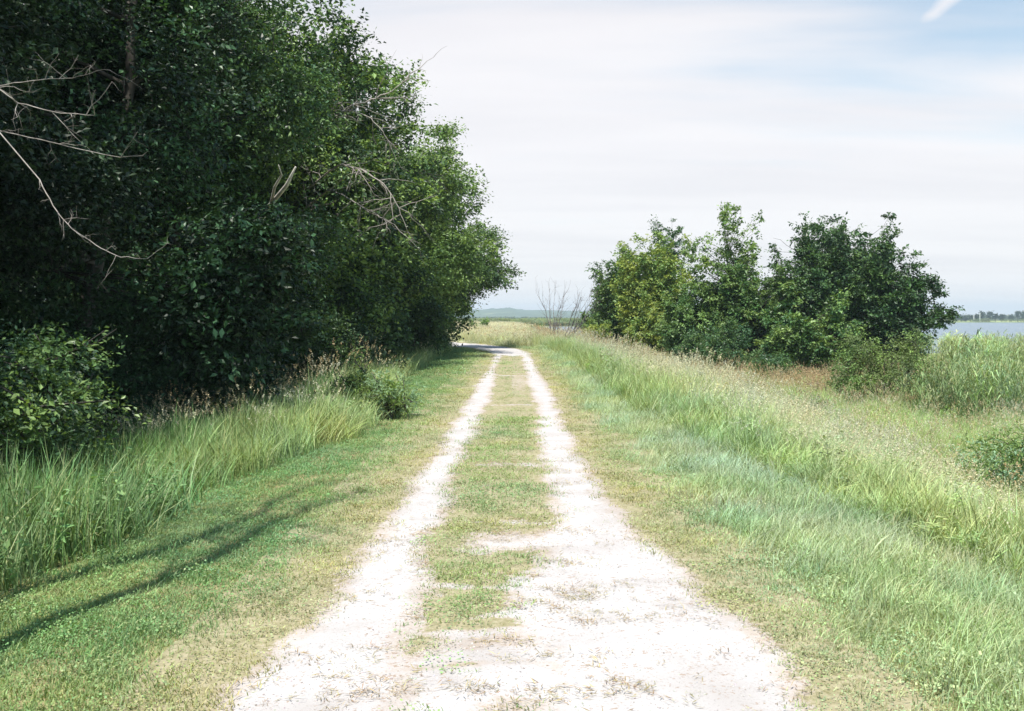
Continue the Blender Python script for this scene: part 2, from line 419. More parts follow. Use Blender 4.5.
def lay(rng, X, Y, S, dz=0.0, tilt=.12, sv=.3):
    n = len(X)
    pts = np.stack([X, Y, H(X, Y) + dz], 1)
    rot = np.stack([rng.normal(size=n) * tilt, rng.normal(size=n) * tilt, rng.random(n) * 6.283], 1)
    s = S * (1 + sv * (rng.random(n) * 2 - 1))
    return pts, rot, s
def s3(s, z=1.0): return np.stack([s, s, s * z], 1)
# ------------------------------------------------------------------ GRASS
GRASS = leafy('grass_blade', inst=True, transl=.3, rough=.55, spec=.3, vary=.35)
def head_mat(nm, base):
    return leafy(nm, base=base, transl=.3, rough=.8, spec=.1, vary=.35, tr_tint=(1.1, 1, .8))
HEAD_TAN = head_mat('seed_head_tan', (.56, .46, .30))
HEAD_PINK = head_mat('seed_head_pale', (.62, .60, .46))
HEAD_RUST = head_mat('seed_head_rust', (.42, .31, .21))
STRAW = (.50, .40, .22)
# lines that bound the mown strip (world x as function of y), read off the photo's geometry
def mow_r(Y): return np.interp(Y, [2, 6.2, 9, 12.7, 19.6, 38, 60, 80], [3.9, 3.55, 3.05, 2.7, 2.35, 2.3, 2.1, 1.5]) + (fbm(Y * .5 + 5, 1.7) - .5) * .5 + np.where(Y > 60, center_x(Y), 0)
def mow_l(Y): return -np.interp(Y, [2, 6.4, 8.4, 10.5, 14.7, 18.5, 20, 28, 40, 56, 80], [3.9, 3.25, 3.0, 3.05, 2.4, 2.15, 2.5, 3.1, 3.3, 3.3, 5]) + (fbm(Y * .6 + 25, 4.7) - .5) * .5 + np.where(Y > 60, center_x(Y), 0)
rng = R(11)
protos = []
for k in range(4):
    V, T, r, _, _ = blades(rng, 80, .20, .015, .055, .0055, (.3, 1.2), seg=2)
    protos.append((V, T, r, np.zeros(len(T))))
for k in range(2):   # clover / broadleaf weeds
    n = 70; a = rng.random(n) * 6.28; rr = .14 * rng.random(n) ** .5
    pos = np.stack([rr * np.cos(a), rr * np.sin(a), .015 + .04 * rng.random(n)], 1)
    nr = unit(rng.normal(size=(n, 3)) * .35 + [0, 0, 1]); dr = rng.normal(size=(n, 3))
    V, T, r = leaves(rng, pos, nr, dr, .009 + .010 * rng.random(n), .8, .05)
    protos.append((V, T, r, np.zeros(len(T))))
def keep_mow(X, Y):
    f = rut_field(X, Y)
    inside = smooth(mow_r(Y) + .25, mow_r(Y) - .1, X) * smooth(mow_l(Y) - .25, mow_l(Y) + .1, X)
    ed = np.where(Y < 18, smooth(.08, -.04, f), smooth(.02, -.08, f))
    x = X - center_x(Y)
    thin = np.where(np.abs(x) < 1.9, .7 + .3 * smooth(.35, .6, fbm(X * 2, Y * 2)), 1)
    return inside * np.clip(ed * thin + .02 * (f > 0) + .25 * (f > 0) * (np.abs(x) < .9) * smooth(12, 8, Y) * smooth(.58, .72, vnoise(X * 3, Y * 9)) , 0, 1)
X, Y, S = band_points(rng, -5.2, 5.2, [(1.5, 9, 210, .95), (9, 16, 110, 1.1), (16, 30, 48, 1.4), (30, 62, 14, 2.2), (62, 80, 8, 2.6)], keep_mow)
f = rut_field(X, Y); x = X - center_x(Y); n = len(X)
S = S * np.where((Y > 18) & (f > -.12), .62, 1); S = S * np.where(f > .02, .22 + .2 * R(3).random(n), 1)
dry = smooth(-.6, -.02, f) * (np.abs(x) > .8) * .6 + .2 * smooth(.45, .65, fbm(X * 1.1, Y * 1.1 + 50)) + .03 * smooth(20, 8, Y) * (np.abs(x) < .7)
right = smooth(1.3, 2.3, x)
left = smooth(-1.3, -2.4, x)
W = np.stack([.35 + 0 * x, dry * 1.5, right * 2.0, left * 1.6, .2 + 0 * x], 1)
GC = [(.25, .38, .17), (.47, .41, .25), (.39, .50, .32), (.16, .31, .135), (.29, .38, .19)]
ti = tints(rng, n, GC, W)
pts, rot, s = lay(rng, X, Y, S)
hz = np.where(right > .6, 1.4, 1.0) * (.8 + .6 * smooth(.5, .7, fbm(X * 2.3 + 8, Y * 2.3)) * smooth(1.2, 1.8, np.abs(x)))
pk = rng.integers(0, 4, n); wd = rng.random(n) < .16; pk = np.where(wd, 4 + rng.integers(0, 2, n), pk)
ti = np.where(wd[:, None], ti * np.array([.85, .95, .9]), ti)
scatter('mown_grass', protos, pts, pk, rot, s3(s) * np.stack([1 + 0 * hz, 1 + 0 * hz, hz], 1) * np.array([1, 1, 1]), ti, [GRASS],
        'short mown grass on both verges and between the ruts', 'grass')
print('mown', n)

# ---- pale, knee-low verge grass to the right of the ruts
rng = R(12); protos = []
for k in range(4):
    V, T, r, _, _ = blades(rng, 75, .20, .06, .19, .0038, (.2, 1.0), seg=3)
    protos.append((V, T, r, np.zeros(len(T))))
def keep_pale(X, Y):
    a = np.interp(Y, [2, 6, 10, 20, 40, 60], [1.95, 1.8, 1.6, 1.5, 1.6, 1.5]) + (fbm(X * 1.3, Y * .9) - .5) * .9
    return smooth(a, a + .5, X) * smooth(mow_r(Y) + .4, mow_r(Y), X)
X, Y, S = band_points(rng, 1.2, 5.0, [(1.5, 9, 62, 1.0), (9, 16, 42, 1.1), (16, 30, 24, 1.3), (30, 62, 9, 1.5)], keep_pale)
n = len(X)
W = np.stack([.8 + 0 * X, smooth(.4, .6, fbm(X * .8, Y * .5)), .6 * smooth(.5, .7, fbm(X * .9 + 30, Y * .9))], 1)
ti = tints(rng, n, [(.37, .49, .31), (.47, .55, .40), (.28, .42, .22)], W)
pts, rot, s = lay(rng, X, Y, S, sv=.4)
scatter('verge_grass', protos, pts, rng.integers(0, 4, n), rot, s3(s), ti, [GRASS], 'pale wispy low grass leaning along the right verge', 'grass')
print('verge', n)

# ---- tall grass, both sides
rng = R(13); protos = []
for k in range(3):      # lush
    V, T, r, _, _ = blades(rng, 54, .24, .28, .88, .009, (.05, .6), seg=4)
    protos.append((V, T, r, np.zeros(len(T))))
for k in range(3):      # lush + pale pink brome heads
    b = Bag(); V, T, r, _, _ = blades(rng, 30, .22, .25, .6, .008, (.15, .7), seg=3); b.add(V, T, r)
    V, T, r, tp, d = blades(rng, 16, .2, .6, .95, .004, (.05, .3), seg=3); b.add(V, T, r)
    V, T, r = seedheads(rng, tp, d, .12, .013); b.add(V, T, r, 1); protos.append(b.get())
for k in range(2):      # tan reed-canary heads
    b = Bag(); V, T, r, _, _ = blades(rng, 26, .25, .4, .8, .011, (.2, .7), seg=4); b.add(V, T, r)
    V, T, r, tp, d = blades(rng, 9, .25, .9, 1.25, .005, (.15, .45), seg=4); b.add(V, T, r)
    V, T, r = seedheads(rng, tp, d, .13, .015); b.add(V, T, r, 2); protos.append(b.get())
for k in range(2):      # rusty dock spires
    b = Bag(); V, T, r, _, _ = blades(rng, 20, .25, .2, .5, .010, (.2, .7), seg=3); b.add(V, T, r)
    V, T, r, tp, d = blades(rng, 6, .2, .6, .85, .008, (.02, .15), seg=3); b.add(V, T, r)
    V, T, r = seedheads(rng, tp, d, .26, .022); b.add(V, T, r, 3); protos.append(b.get())
for k in range(3):      # broad-leaved weeds
    b = Bag(); V, T, r, tp, d = blades(rng, 5, .16, .35, .75, .008, (.02, .25), seg=3); b.add(V, T, r)
    m_ = 60; j = rng.integers(0, 5, m_); t_ = .25 + .75 * rng.random(m_); q = tp[j] * [1, 1, 0] * t_[:, None] + tp[j] * [0, 0, 1] * t_[:, None]
    dr = unit(rng.normal(size=(m_, 3)) + [0, 0, .4]); V, T, r = leaves(rng, q, unit(rng.normal(size=(m_, 3)) * .5 + [0, 0, 1]), dr, .05 + .05 * rng.random(m_), .38, .1)
    b.add(V, T, r); protos.append(b.get())
TALLM = [GRASS, HEAD_PINK, HEAD_TAN, HEAD_RUST]
def keep_tl(X, Y):
    a = mow_l(Y); e = np.interp(Y, [3, 9, 12, 20, 28, 36, 56], [-7.5, -7.2, -7.4, -7.0, -6.2, -5.4, -4.5])
    return smooth(a, a - .35, X) * smooth(e - .8, e + .6, X)
X, Y, S = band_points(rng, -9, -1.8, [(2, 10, 30, 1.0), (10, 18, 24, 1.05), (18, 30, 14, 1.15), (30, 62, 6, 1.3)], keep_tl)
n = len(X); a = mow_l(Y)
edge = smooth(-1.2, -.1, X - a)            # shorter near the mown strip
u = rng.random(n)
tanz = smooth(11, 15, Y) * smooth(-3.6, -4.4, X) * smooth(34, 28, Y)
pk = rng.integers(0, 3, n); pk = np.where((u < .06) & (Y > 12.5), 3 + rng.integers(0, 3, n), pk)
pk = np.where(u > 1 - .32 * tanz * (Y > 15), 6 + rng.integers(0, 2, n), pk)
wz = (rng.random(n) < .30 * smooth(.5, .65, fbm(X * .9 + 44, Y * .7))); pk = np.where(wz, 10 + rng.integers(0, 3, n), pk)
W = np.stack([.6 + .8 * smooth(11, 8, Y), smooth(10, 15, Y) * smooth(-4.6, -3, X) * 1.5, edge * .3, .5 * smooth(.5, .7, fbm(X * .5, Y * .5 + 9))], 1)  # nearest tufts weighted to dark green, their shade put into the tint
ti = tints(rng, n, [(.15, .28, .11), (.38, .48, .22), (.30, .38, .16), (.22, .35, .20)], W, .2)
pts, rot, s = lay(rng, X, Y, S, sv=.22)
hs = (.78 + .22 * (1 - edge)) * np.interp(Y, [4, 10, 16, 30], [1.05, 1.0, .85, .85]) * (.42 + 1.1 * fbm(X * 1.1, Y * .9 + 3))
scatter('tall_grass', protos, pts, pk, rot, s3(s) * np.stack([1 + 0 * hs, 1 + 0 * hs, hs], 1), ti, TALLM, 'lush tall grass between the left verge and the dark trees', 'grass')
print('tall l', n)

rng = R(14)
def keep_tr(X, Y):
    a = mow_r(Y)
    return smooth(a - .1, a + .35, X) * (Y < 75)
X, Y, S = band_points(rng, 1.6, 24, [(2, 12, 26, .95), (12, 20, 23, 1.0), (20, 34, 16, 1.1), (34, 75, 9, 1.25)], lambda X, Y: keep_tr(X, Y) * (X < 4 + .75 * Y))
n = len(X); e = X - mow_r(Y)
u = rng.random(n)
pinkz = smooth(.8, 2.2, e) * smooth(10, 17, Y) * smooth(9.5, 6, X - .04 * Y)
yel = smooth(3.0, 6, e) * (1 - .4 * smooth(.5, .7, fbm(X * .3, Y * .3)))
rust = smooth(.52, .62, fbm(X * .25 + 70, Y * .12)) * smooth(26, 36, Y) * (X > 3.5) * .22 + smooth(34, 42, Y) * smooth(4.5, 7, X) * .12 + .38 * smooth(36, 44, Y) * smooth(.36, .30, X / Y) * smooth(1.5, 3, e)
pk = rng.integers(0, 3, n)
pk = np.where(u < .22 * smooth(.3, 2, e) + .20 * pinkz, 3 + rng.integers(0, 3, n), pk)
u2 = rng.random(n)
pk = np.where(u2 < .13 * smooth(2.5, 5, e), 6 + rng.integers(0, 2, n), pk)
pk = np.where(u2 > 1 - rust, 8 + rng.integers(0, 2, n), pk)
wz = (rng.random(n) < .06 + .30 * smooth(.52, .66, fbm(X * .7 + 44, Y * .5))) & (Y < 40); pk = np.where(wz, 10 + rng.integers(0, 3, n), pk)
W = np.stack([.9 * smooth(1.3, .1, e) + .10, pinkz * 1.1, yel * 1.2, .5 * smooth(.55, .7, fbm(X * .4 + 9, Y * .4)), .2 + 0 * X], 1)
ti = tints(rng, n, [(.30, .42, .19), (.50, .58, .37), (.43, .56, .25), (.27, .39, .20), (.43, .52, .30)], W, .2)
pts, rot, s = lay(rng, X, Y, S, sv=.22)
hs = (.40 + .30 * smooth(0, 1.4, e)) * (1 + .3 * smooth(12, 20, Y)) * (.45 + 1.1 * fbm(X * .9, Y * .9 + 13))
scatter('meadow_grass', protos, pts, pk, rot, s3(s) * np.stack([1 + 0 * hs, 1 + 0 * hs, hs], 1), ti, TALLM, 'tall seeding meadow grass on the slope right of the path', 'grass')
print('tall r', n)

# ---- far meadow beyond the bend
rng = R(15)
def keep_fm(X, Y):
    x = X - center_x(Y)
    off = (np.abs(x) > 1.6) | (Y > 85)
    return off * smooth(61, 66, Y) * (X < 8) * (H(X, Y) > -1.5)
X, Y, S = band_points(rng, -16, 16, [(60, 100, 3.2, 2.1), (100, 235, .8, 3.6)], keep_fm)
n = len(X)
pk = np.where(rng.random(n) < .5, 3 + rng.integers(0, 3, n), rng.integers(0, 3, n)); pk = np.where(rng.random(n) < .08, 8, pk)
W = np.stack([.4 + 0 * X, fbm(X * .15, Y * .06), .5 * smooth(.5, .7, fbm(X * .1 + 9, Y * .06))], 1)
ti = tints(rng, n, [(.44, .49, .32), (.50, .50, .37), (.37, .45, .27)], W, .12)
pts, rot, s = lay(rng, X, Y, S, sv=.2)
hs = np.where(Y < 100, .42, .22)
scatter('meadow_grass', protos, pts, pk, rot, s3(s) * np.stack([1 + 0 * hs, 1 + 0 * hs, hs], 1), ti, TALLM, 'pale dry meadow grass beyond the bend of the path', 'grass')
print('far', n)

# ---- reed bed on the right
rng = R(16); protos = []
def reed_proto(rng, n=7, hh=1.9, rad=.35, heads=True):
    b = Bag()
    for i in range(n):
        a = rng.random() * 6.28; r = rad * rng.random() ** .5
        p0 = np.array([r * math.cos(a), r * math.sin(a), 0]); h = hh * (.75 + .35 * rng.random())
        tl = rng.normal(size=2) * .10
        pts_ = np.array([p0, p0 + [tl[0] * .4, tl[1] * .4, h * .5], p0 + [tl[0], tl[1], h]])
        tube(b, pts_, [.007, .006, .003], 0, 3)
        m = 9
        t = .2 + .78 * rng.random(m)
        pos = p0 + np.stack([tl[0] * t, tl[1] * t, h * t], 1)
        az = rng.random(m) * 6.28
        L = .35 + .3 * rng.random(m)
        # arching leaf: two joined segments
        d = np.stack([np.cos(az), np.sin(az), .9 + .4 * rng.random(m)], 1); d = unit(d)
        d2 = unit(d * [1, 1, -.25]); sd = unit(np.cross(d, [0, 0, 1.]))
        w = .014 + .010 * rng.random(m)
        A = pos - sd * w[:, None] * .5; B = pos + sd * w[:, None] * .5
        mid = pos + d * (L * .55)[:, None]; C = mid - sd * w[:, None] * .6; D = mid + sd * w[:, None] * .6
        E = mid + d2 * (L * .45)[:, None]
        V = np.stack([A, B, C, D, E], 1).reshape(-1, 3)
        T = (np.arange(m)[:, None, None] * 5 + np.array([(0, 1, 3), (0, 3, 2), (2, 3, 4)])[None]).reshape(-1, 3)
        b.add(V, T, np.repeat(rng.random(m), 5))
    return b.get()
for k in range(5): protos.append(reed_proto(rng))
def keep_re(X, Y):
    # band that starts right of the olive shrub and runs to the lake
    near = np.interp(X, [6, 9.5, 12, 15, 20, 40, 60], [200, 200, 34, 27, 29, 40, 50]) + 6 * (fbm(X * .2, 3.1) - .5)
    near = np.where(X < np.where(Y < 33, .37, .425) * Y + .6 * (vnoise(Y * .3, 8.8) - .5) * 3, 999, 26 + 4 * vnoise(X * .4, 5.5))
    return (Y > near) * (H(X, Y) > -1.75) * (X < 8 + .62 * Y) * (X > 9.5)
X, Y, S = band_points(rng, 9, 90, [(24, 45, 3.5, 1.0), (45, 75, 2.0, 1.25), (75, 122, .8, 1.7)], keep_re)
n = len(X)
W = np.stack([.6 + 0 * X, smooth(.4, .6, fbm(X * .2, Y * .2)) * .8, smooth(50, 90, Y) * 1.4], 1)
ti = tints(rng, n, [(.20, .30, .15), (.32, .41, .22), (.42, .50, .27)], W, .3)
pts, rot, s = lay(rng, X, Y, S, sv=.2, tilt=.06)
hs = np.interp(Y, [24, 34, 60, 122], [.98, .95, .75, .62]) / np.interp(Y, [24, 45, 75, 120], [1, 1, 1.25, 1.7]) * np.where(Y < 45, 1, 1.15)
scatter('reed_bed', protos, pts, rng.integers(0, 5, n), rot, s3(s) * np.stack([1 + 0 * hs, 1 + 0 * hs, hs], 1), ti, [GRASS], 'leafy green reeds spreading to the lake on the right', 'reeds')
print('reeds', n)
# reed fringe on the far shore
X, Y, S = band_points(rng, -60, 500, [(405, 470, .05, 10.), (470, 850, .012, 14.)], lambda X, Y: (H(X, Y) > -1.7) * (H(X, Y + 0) < -1.15))
n = len(X)
ti = tints(rng, n, [(.14, .22, .10), (.24, .30, .12)], np.stack([rng.random(n), rng.random(n)], 1))
pts, rot, s = lay(rng, X, Y, S, tilt=.03); 
scatter('reed_bed', protos, pts, rng.integers(0, 5, n), rot, s3(s) * np.array([1, 1, .09]), ti, [GRASS], 'low dark reeds fringing the far shore of the lake', 'reeds')

# ---- loose stones lying on the path close to the camera
rng = R(17); pr = []
for k in range(4):
    v = np.array([(1, 0, 0), (-1, 0, 0), (0, 1, 0), (0, -1, 0), (0, 0, 1), (0, 0, -1), (.6, .6, .5), (-.6, .6, .5), (-.6, -.6, .5), (.6, -.6, .5)], float) * (.8 + .4 * rng.random((10, 1))) * [1, .8, .55]
    T = [(4, 6, 7), (4, 7, 8), (4, 8, 9), (4, 9, 6), (0, 2, 6), (2, 7, 6), (2, 1, 7), (1, 8, 7), (1, 3, 8), (3, 9, 8), (3, 0, 9), (0, 6, 9), (0, 5, 2), (2, 5, 1), (1, 5, 3), (3, 5, 0)]
    pr.append((v, np.array(T), np.full(10, .5), np.zeros(len(T))))
sm, nt, out = newmat('limestone_chip'); at = N(nt, 'ShaderNodeAttribute', attribute_type='INSTANCER', attribute_name='tint')
p = N(nt, 'ShaderNodeBsdfPrincipled', Roughness=.9); nt.links.new(at.outputs['Color'], p.inputs['Base Color']); nt.links.new(p.outputs[0], out.inputs[0])
X, Y, S = band_points(rng, -1.5, 1.6, [(2, 8, 900, 1.0), (8, 14, 260, 1.0)], lambda X, Y: (rut_field(X, Y) > -.02) * (.3 + .7 * smooth(.45, .65, fbm(X * 3, Y * 3 + 7))))
n = len(X); pts, rot, s_ = lay(rng, X, Y, S, dz=.013, tilt=.4)
sz = .0025 + .006 * rng.random(n) ** 4
scatter('gravel_stones', pr, pts, rng.integers(0, 4, n), rot, s3(sz), tints(rng, n, [(.50, .48, .46), (.30, .26, .23)], np.stack([rng.random(n), rng.random(n) ** 2], 1)), [sm], 'small loose limestone chips scattered over the ruts', 'gravel')
# dry grass litter on the gravel
pr = []
for k in range(4):
    m_ = 9; q = np.stack([rng.normal(size=m_) * .03, rng.normal(size=m_) * .03, .004 + .008 * rng.random(m_)], 1)
    V, T, r = leaves(rng, q, unit(rng.normal(size=(m_, 3)) * .3 + [0, 0, 1]), rng.normal(size=(m_, 3)) * [1, 1, .15], .02 + .035 * rng.random(m_), .10, .0)
    pr.append((V, T, r, np.zeros(len(T))))
X, Y, S = band_points(rng, -1.5, 1.6, [(2, 8, 330, 1.0), (8, 15, 120, 1.2)], lambda X, Y: (rut_field(X, Y) > -.03) * smooth(.46, .62, fbm(X * 2.2 + 60, Y * 4.2)) * (.25 + .75 * smooth(1.0, .5, np.abs(X + .05))))
n = len(X); pts, rot, s_ = lay(rng, X, Y, S, dz=.013, tilt=.1)
scatter('dry_litter', pr, pts, rng.integers(0, 4, n), rot, s3(s_), tints(rng, n, [(.34, .25, .18), (.36, .36, .18)], np.stack([rng.random(n) + .2, rng.random(n) ** 3], 1)), [GRASS], 'brown dry grass litter lying on the white gravel', 'litter')
# ------------------------------------------------------------------ TREES
LEAF_DARK = leafy('leaf_dark_green', base=(.032, .068, .032), transl=.18, rough=.45, spec=.4, vary=.6)
LEAF_MID = leafy('leaf_mid_green', base=(.098, .178, .060), transl=.26, rough=.45, spec=.4, vary=.55)
LEAF_LIGHT = leafy('leaf_light_green', base=(.19, .295, .095), transl=.32, rough=.45, spec=.45, vary=.45)
LEAF_YELLOW = leafy('leaf_yellow_green', base=(.32, .40, .10), transl=.35, rough=.5, spec=.4, vary=.4)
LEAF_COOL = leafy('leaf_cool_green', base=(.060, .135, .062), transl=.25, rough=.42, spec=.5, vary=.45)
LEAF_OLIVE = leafy('leaf_olive', base=(.14, .19, .08), transl=.25, rough=.6, spec=.3, vary=.45)

def crown_lobes(rng, Hh, R0, zb, n=16, cx=0., cy=0., lobe=(.26, .42)):
    """auto lobes inside an egg-shaped crown"""
    out = []
    zc = (Hh + zb) / 2; rz = (Hh - zb) / 2
    for i in range(n):
        v = rng.normal(size=3); v /= np.linalg.norm(v); q = rng.random() ** .4 * .78
        r = R0 * (lobe[0] + (lobe[1] - lobe[0]) * rng.random())
        out.append((cx + v[0] * q * R0, cy + v[1] * q * R0, zc + v[2] * q * rz, r, r, r * (.7 + .3 * rng.random())))
    return out
def crown_points(rng, lobes, ncl, inner=.25):
    L = np.array(lobes); vol = (L[:, 3] * L[:, 4]) ** 1.0; pr_ = vol / vol.sum()
    k = rng.choice(len(L), ncl, p=pr_)
    v = unit(rng.normal(size=(ncl, 3)))
    q = np.where(rng.random(ncl) < inner, rng.random(ncl) ** .5, .78 + .38 * rng.random(ncl) ** 1.5)
    P = L[k, :3] + v * q[:, None] * L[k, 3:6]
    return P, v, k
def foliage(rng, lobes, ncl, per, leaf, crad, mat_n=1, inner=.25, wid=.55, zmin=None, droop=.25, gap=0.0):
    loc_seed = rng.random() * 50
    P, v, k = crown_points(rng, lobes, ncl, inner)
    gp = .5 * vnoise(P[:, 0] * .85 + P[:, 1] * .45 + loc_seed, P[:, 2] * .85 + 40) + .5 * vnoise(P[:, 1] * .8 + 9 + loc_seed, P[:, 2] * .6 + P[:, 0] * .5)
    if gap > 0: m = gp > gap; P, v, k = P[m], v[m], k[m]
    if zmin is not None: m = P[:, 2] > zmin; P, v, k = P[m], v[m], k[m]
    ncl = len(P)
    cnt = rng.integers(int(per * .5), int(per * 1.5) + 1, ncl)
    ci = np.repeat(np.arange(ncl), cnt); n = len(ci)
    cr = crad * (.6 + .8 * rng.random(ncl))
    # a spray: leaves strung along an outward-reaching twig plus scatter
    tw = unit(v * [1, 1, .55] + rng.normal(size=(ncl, 3)) * .45)
    t = rng.random(n) * 2 - .8
    off = tw[ci] * (t * cr[ci])[:, None] + np.clip(rng.normal(size=(n, 3)), -1.4, 1.4) * (cr[ci] * .38)[:, None] * [1, 1, .6]
    pos = P[ci] + off
    nr = unit(rng.normal(size=(n, 3)) * .75 + np.array([0, 0, 1.]) + v[ci] * .35)
    dr = unit(tw[ci] + rng.normal(size=(n, 3)) * .8 - np.array([0, 0, droop]))
    V, T, r = leaves(rng, pos, nr, dr, leaf * (.6 + .8 * rng.random(n)) * (.75 + .6 * rng.random(ncl))[ci], wid)
    clr = rng.random(ncl)
    r = np.clip(r * .55 + np.repeat(clr[ci], 4) * .45, 0, 1)
    mi = (clr[ci] * mat_n).astype(int).clip(0, mat_n - 1) if mat_n > 1 else np.zeros(n, int)
    return V, T, r, np.repeat(mi, 2), P, v
def tree(name, loc, label, cat, lobes, ncl, per, leaf, crad, mats, trunk_r, trunk_top, seed, group=None, bk=None, lean=(0, 0), nb=70, inner=.25, wid=.55, zmin=None, gap=0.0, nlimb=999, stems=1, trunk_name='trunk'):
    rng = R(seed); bk = bk or BARK
    x, y = loc[0], loc[1]; root = empty(name, (x, y, float(H(x, y)) - .05))
    tag(root, label, cat, group)
    V, T, r, mi, P, v = foliage(rng, lobes, ncl, per, leaf, crad, len(mats), inner, wid, zmin, gap=gap)
    mesh_np('crown', V, T, mats, parent=root, mi=mi, attrs={'rnd': ('POINT', 'FLOAT', r)})
    b = Bag(); L = np.array(lobes[:nlimb])
    axes = []
    for s_ in range(stems):
        a = rng.random() * 6.28; o_ = .0 if stems == 1 else .12
        base = np.array([o_ * math.cos(a), o_ * math.sin(a), -.1])
        sp_ = 0 if stems == 1 else .3 * float(np.abs(L[:, 0]).max() + L[0, 3])
        top = np.array([L[:, 0].mean() * .6 + lean[0] + sp_ * math.cos(a), L[:, 1].mean() * .6 + lean[1] + sp_ * math.sin(a), trunk_top])
        ax = limb(rng, base, top, 10, .10)
        tr = trunk_r * (1 - .78 * np.linspace(0, 1, 10)) / math.sqrt(stems); tr[0] *= 1.35
        tube(b, ax, tr, 0, 9); axes.append((ax, tr))
    for (lx, ly, lz, a_, b_, c_) in lobes[:nlimb]:
        ax, tr = axes[rng.integers(len(axes))]
        d_ = math.hypot(lx, ly)
        i = int(np.argmin(np.abs(ax[:, 2] - (lz - .35 * d_ - .4)))); i = max(min(i, 9), min(3, 9) if trunk_top > 2 else 0)
        pts_ = limb(rng, ax[i], (lx, ly, lz), 6, .16, .06)
        r0 = min(tr[i] * .6, .02 + .035 * np.linalg.norm(pts_[-1] - pts_[0]) * .5)
        tube(b, pts_, r0 * np.linspace(1, .35, 6), 0, 5)
    for j in rng.choice(len(P), min(nb, len(P)), replace=False):
        k = int(np.argmin(((L[:, :3] - P[j]) ** 2).sum(1)))
        tube(b, limb(rng, L[k, :3], P[j] + v[j] * .2, 4, .14), [.02, .014, .009, .004], 0, 3)
    V, T, r, mi = b.get()
    mesh_np(trunk_name, V, T, [bk], parent=root, smooth_sh=True)
    return root
def copy_tree(src, loc, rz, label, sc=1.0, group=None):
    r = src.copy(); COL.objects.link(r)
    for k in [k for k in r.keys() if k in ('label', 'group')]: del r[k]
    r.location = (loc[0], loc[1], float(H(*loc)) - .05); r.rotation_euler = (0, 0, rz); r.scale = (sc, sc, sc)
    r['label'] = label
    if group: r['group'] = group
    for ch in src.children:
        c = ch.copy(); COL.objects.link(c); c.parent = r
    return r
def dead_branch(parent, pts, r0, seed, n_tw=14, tl=.6, mat=None, name='dead_branch', spread=.9, root=None):
    """bare forking branch; pts in world, stored relative to parent"""
    rng = R(seed); b = Bag(); pl = np.array(parent.location) if parent else np.zeros(3)
    P = np.array(pts, float) - pl
    if root is not None: P = np.concatenate([[np.array(root, float)], [np.array(root, float) * .45 + P[0] * .55 + [0, 0, .25]], P])
    t = np.linspace(0, 1, len(P)); tt = np.linspace(0, 1, len(P) * 4)
    Q = np.stack([np.interp(tt, t, P[:, i]) for i in range(3)], 1)
    Q[1:-1] += rng.normal(size=(len(Q) - 2, 3)) * r0 * .35
    tube(b, Q, r0 * np.linspace(1, .25, len(Q)), 0, 5)
    for k in range(n_tw):
        i = rng.integers(len(Q) // 4, len(Q)); d = Q[min(i + 1, len(Q) - 1)] - Q[i - 1]; d = unit(d)
        e = unit(d * .9 + rng.normal(size=3) * spread); l = tl * (.4 + .9 * rng.random())
        s = limb(rng, Q[i], Q[i] + e * l, 5, .22); rr = r0 * .38
        tube(b, s, rr * np.linspace(1, .3, 5), 0, 4)
        for m in range(3):
            j = rng.integers(1, 5); e2 = unit(e + rng.normal(size=3) * .7)
            tube(b, limb(rng, s[j], s[j] + e2 * l * .45, 4, .2), rr * .45 * np.linspace(1, .3, 4), 0, 3)
    V, T, r, mi = b.get()
    return mesh_np(name, V, T, [mat or DEADWOOD], parent=parent, smooth_sh=True)
def px(u, v, Y):
    """point seen at picture position (u,v) at distance Y"""
    return ((u - 512) / FPX * Y, Y, CAMZ - (v - HORZ) / FPX * Y)

# ---- left woodland. (x, y, crown height, crown radius, crown base, leaf mats, clusters, label)
LEAF_RICH = leafy('leaf_rich_green', base=(.068, .150, .048), transl=.26, rough=.42, spec=.5, vary=.6)
LEAF_BLUE = leafy('leaf_blue_green', base=(.25, .39, .26), transl=.25, rough=.6, spec=.2, vary=.35)
LEAF_SHADE = leafy('leaf_shade_green', base=(.012, .029, .015), transl=.12, rough=.5, spec=.35, vary=.6)  # near-black leaves: the deep shade of the wood put into the colour
ALT = [LEAF_DARK, LEAF_MID, LEAF_COOL]
front = [  # leaf mats go lighter down the row, sunlight painted into the leaf colour
 (-8.8, 8.2, 12.5, 3.9, .9, [LEAF_SHADE, LEAF_DARK], 'nearest dark leafy tree at the left edge with bare twigs hanging out'),
 (-8.6, 14.0, 14.5, 4.4, .6, [LEAF_SHADE, LEAF_DARK, LEAF_SHADE], 'tall very dark tree behind the long arching dead branch'),
 (-8.7, 19.5, 15.0, 4.6, .5, [LEAF_DARK, LEAF_SHADE, LEAF_COOL], 'tall dark tree with a pale forked trunk showing through its leaves'),
 (-8.8, 26.0, 15.0, 4.8, .5, [LEAF_DARK, LEAF_MID, LEAF_COOL], 'tall green tree whose crown meets the top edge of the picture'),
 (-8.0, 33.5, 14.6, 5.0, .6, [LEAF_MID, LEAF_DARK, LEAF_LIGHT], 'broad tree with a big bare forked branch high on its right side'),
 (-7.0, 41.5, 12.4, 4.6, .6, [LEAF_MID, LEAF_DARK, LEAF_LIGHT], 'tree with a tangle of grey dead boughs between two leafier crowns'),
 (-5.9, 50.5, 11.6, 4.9, .5, [LEAF_MID, LEAF_LIGHT, LEAF_LIGHT], 'rounded sunlit tree near the end of the wood above the bend'),
 (-6.3, 59.5, 10.6, 4.8, 1.2, [LEAF_MID, LEAF_LIGHT, LEAF_DARK], 'last tree of the wood with a bough reaching out over the path'),
]
roots = []
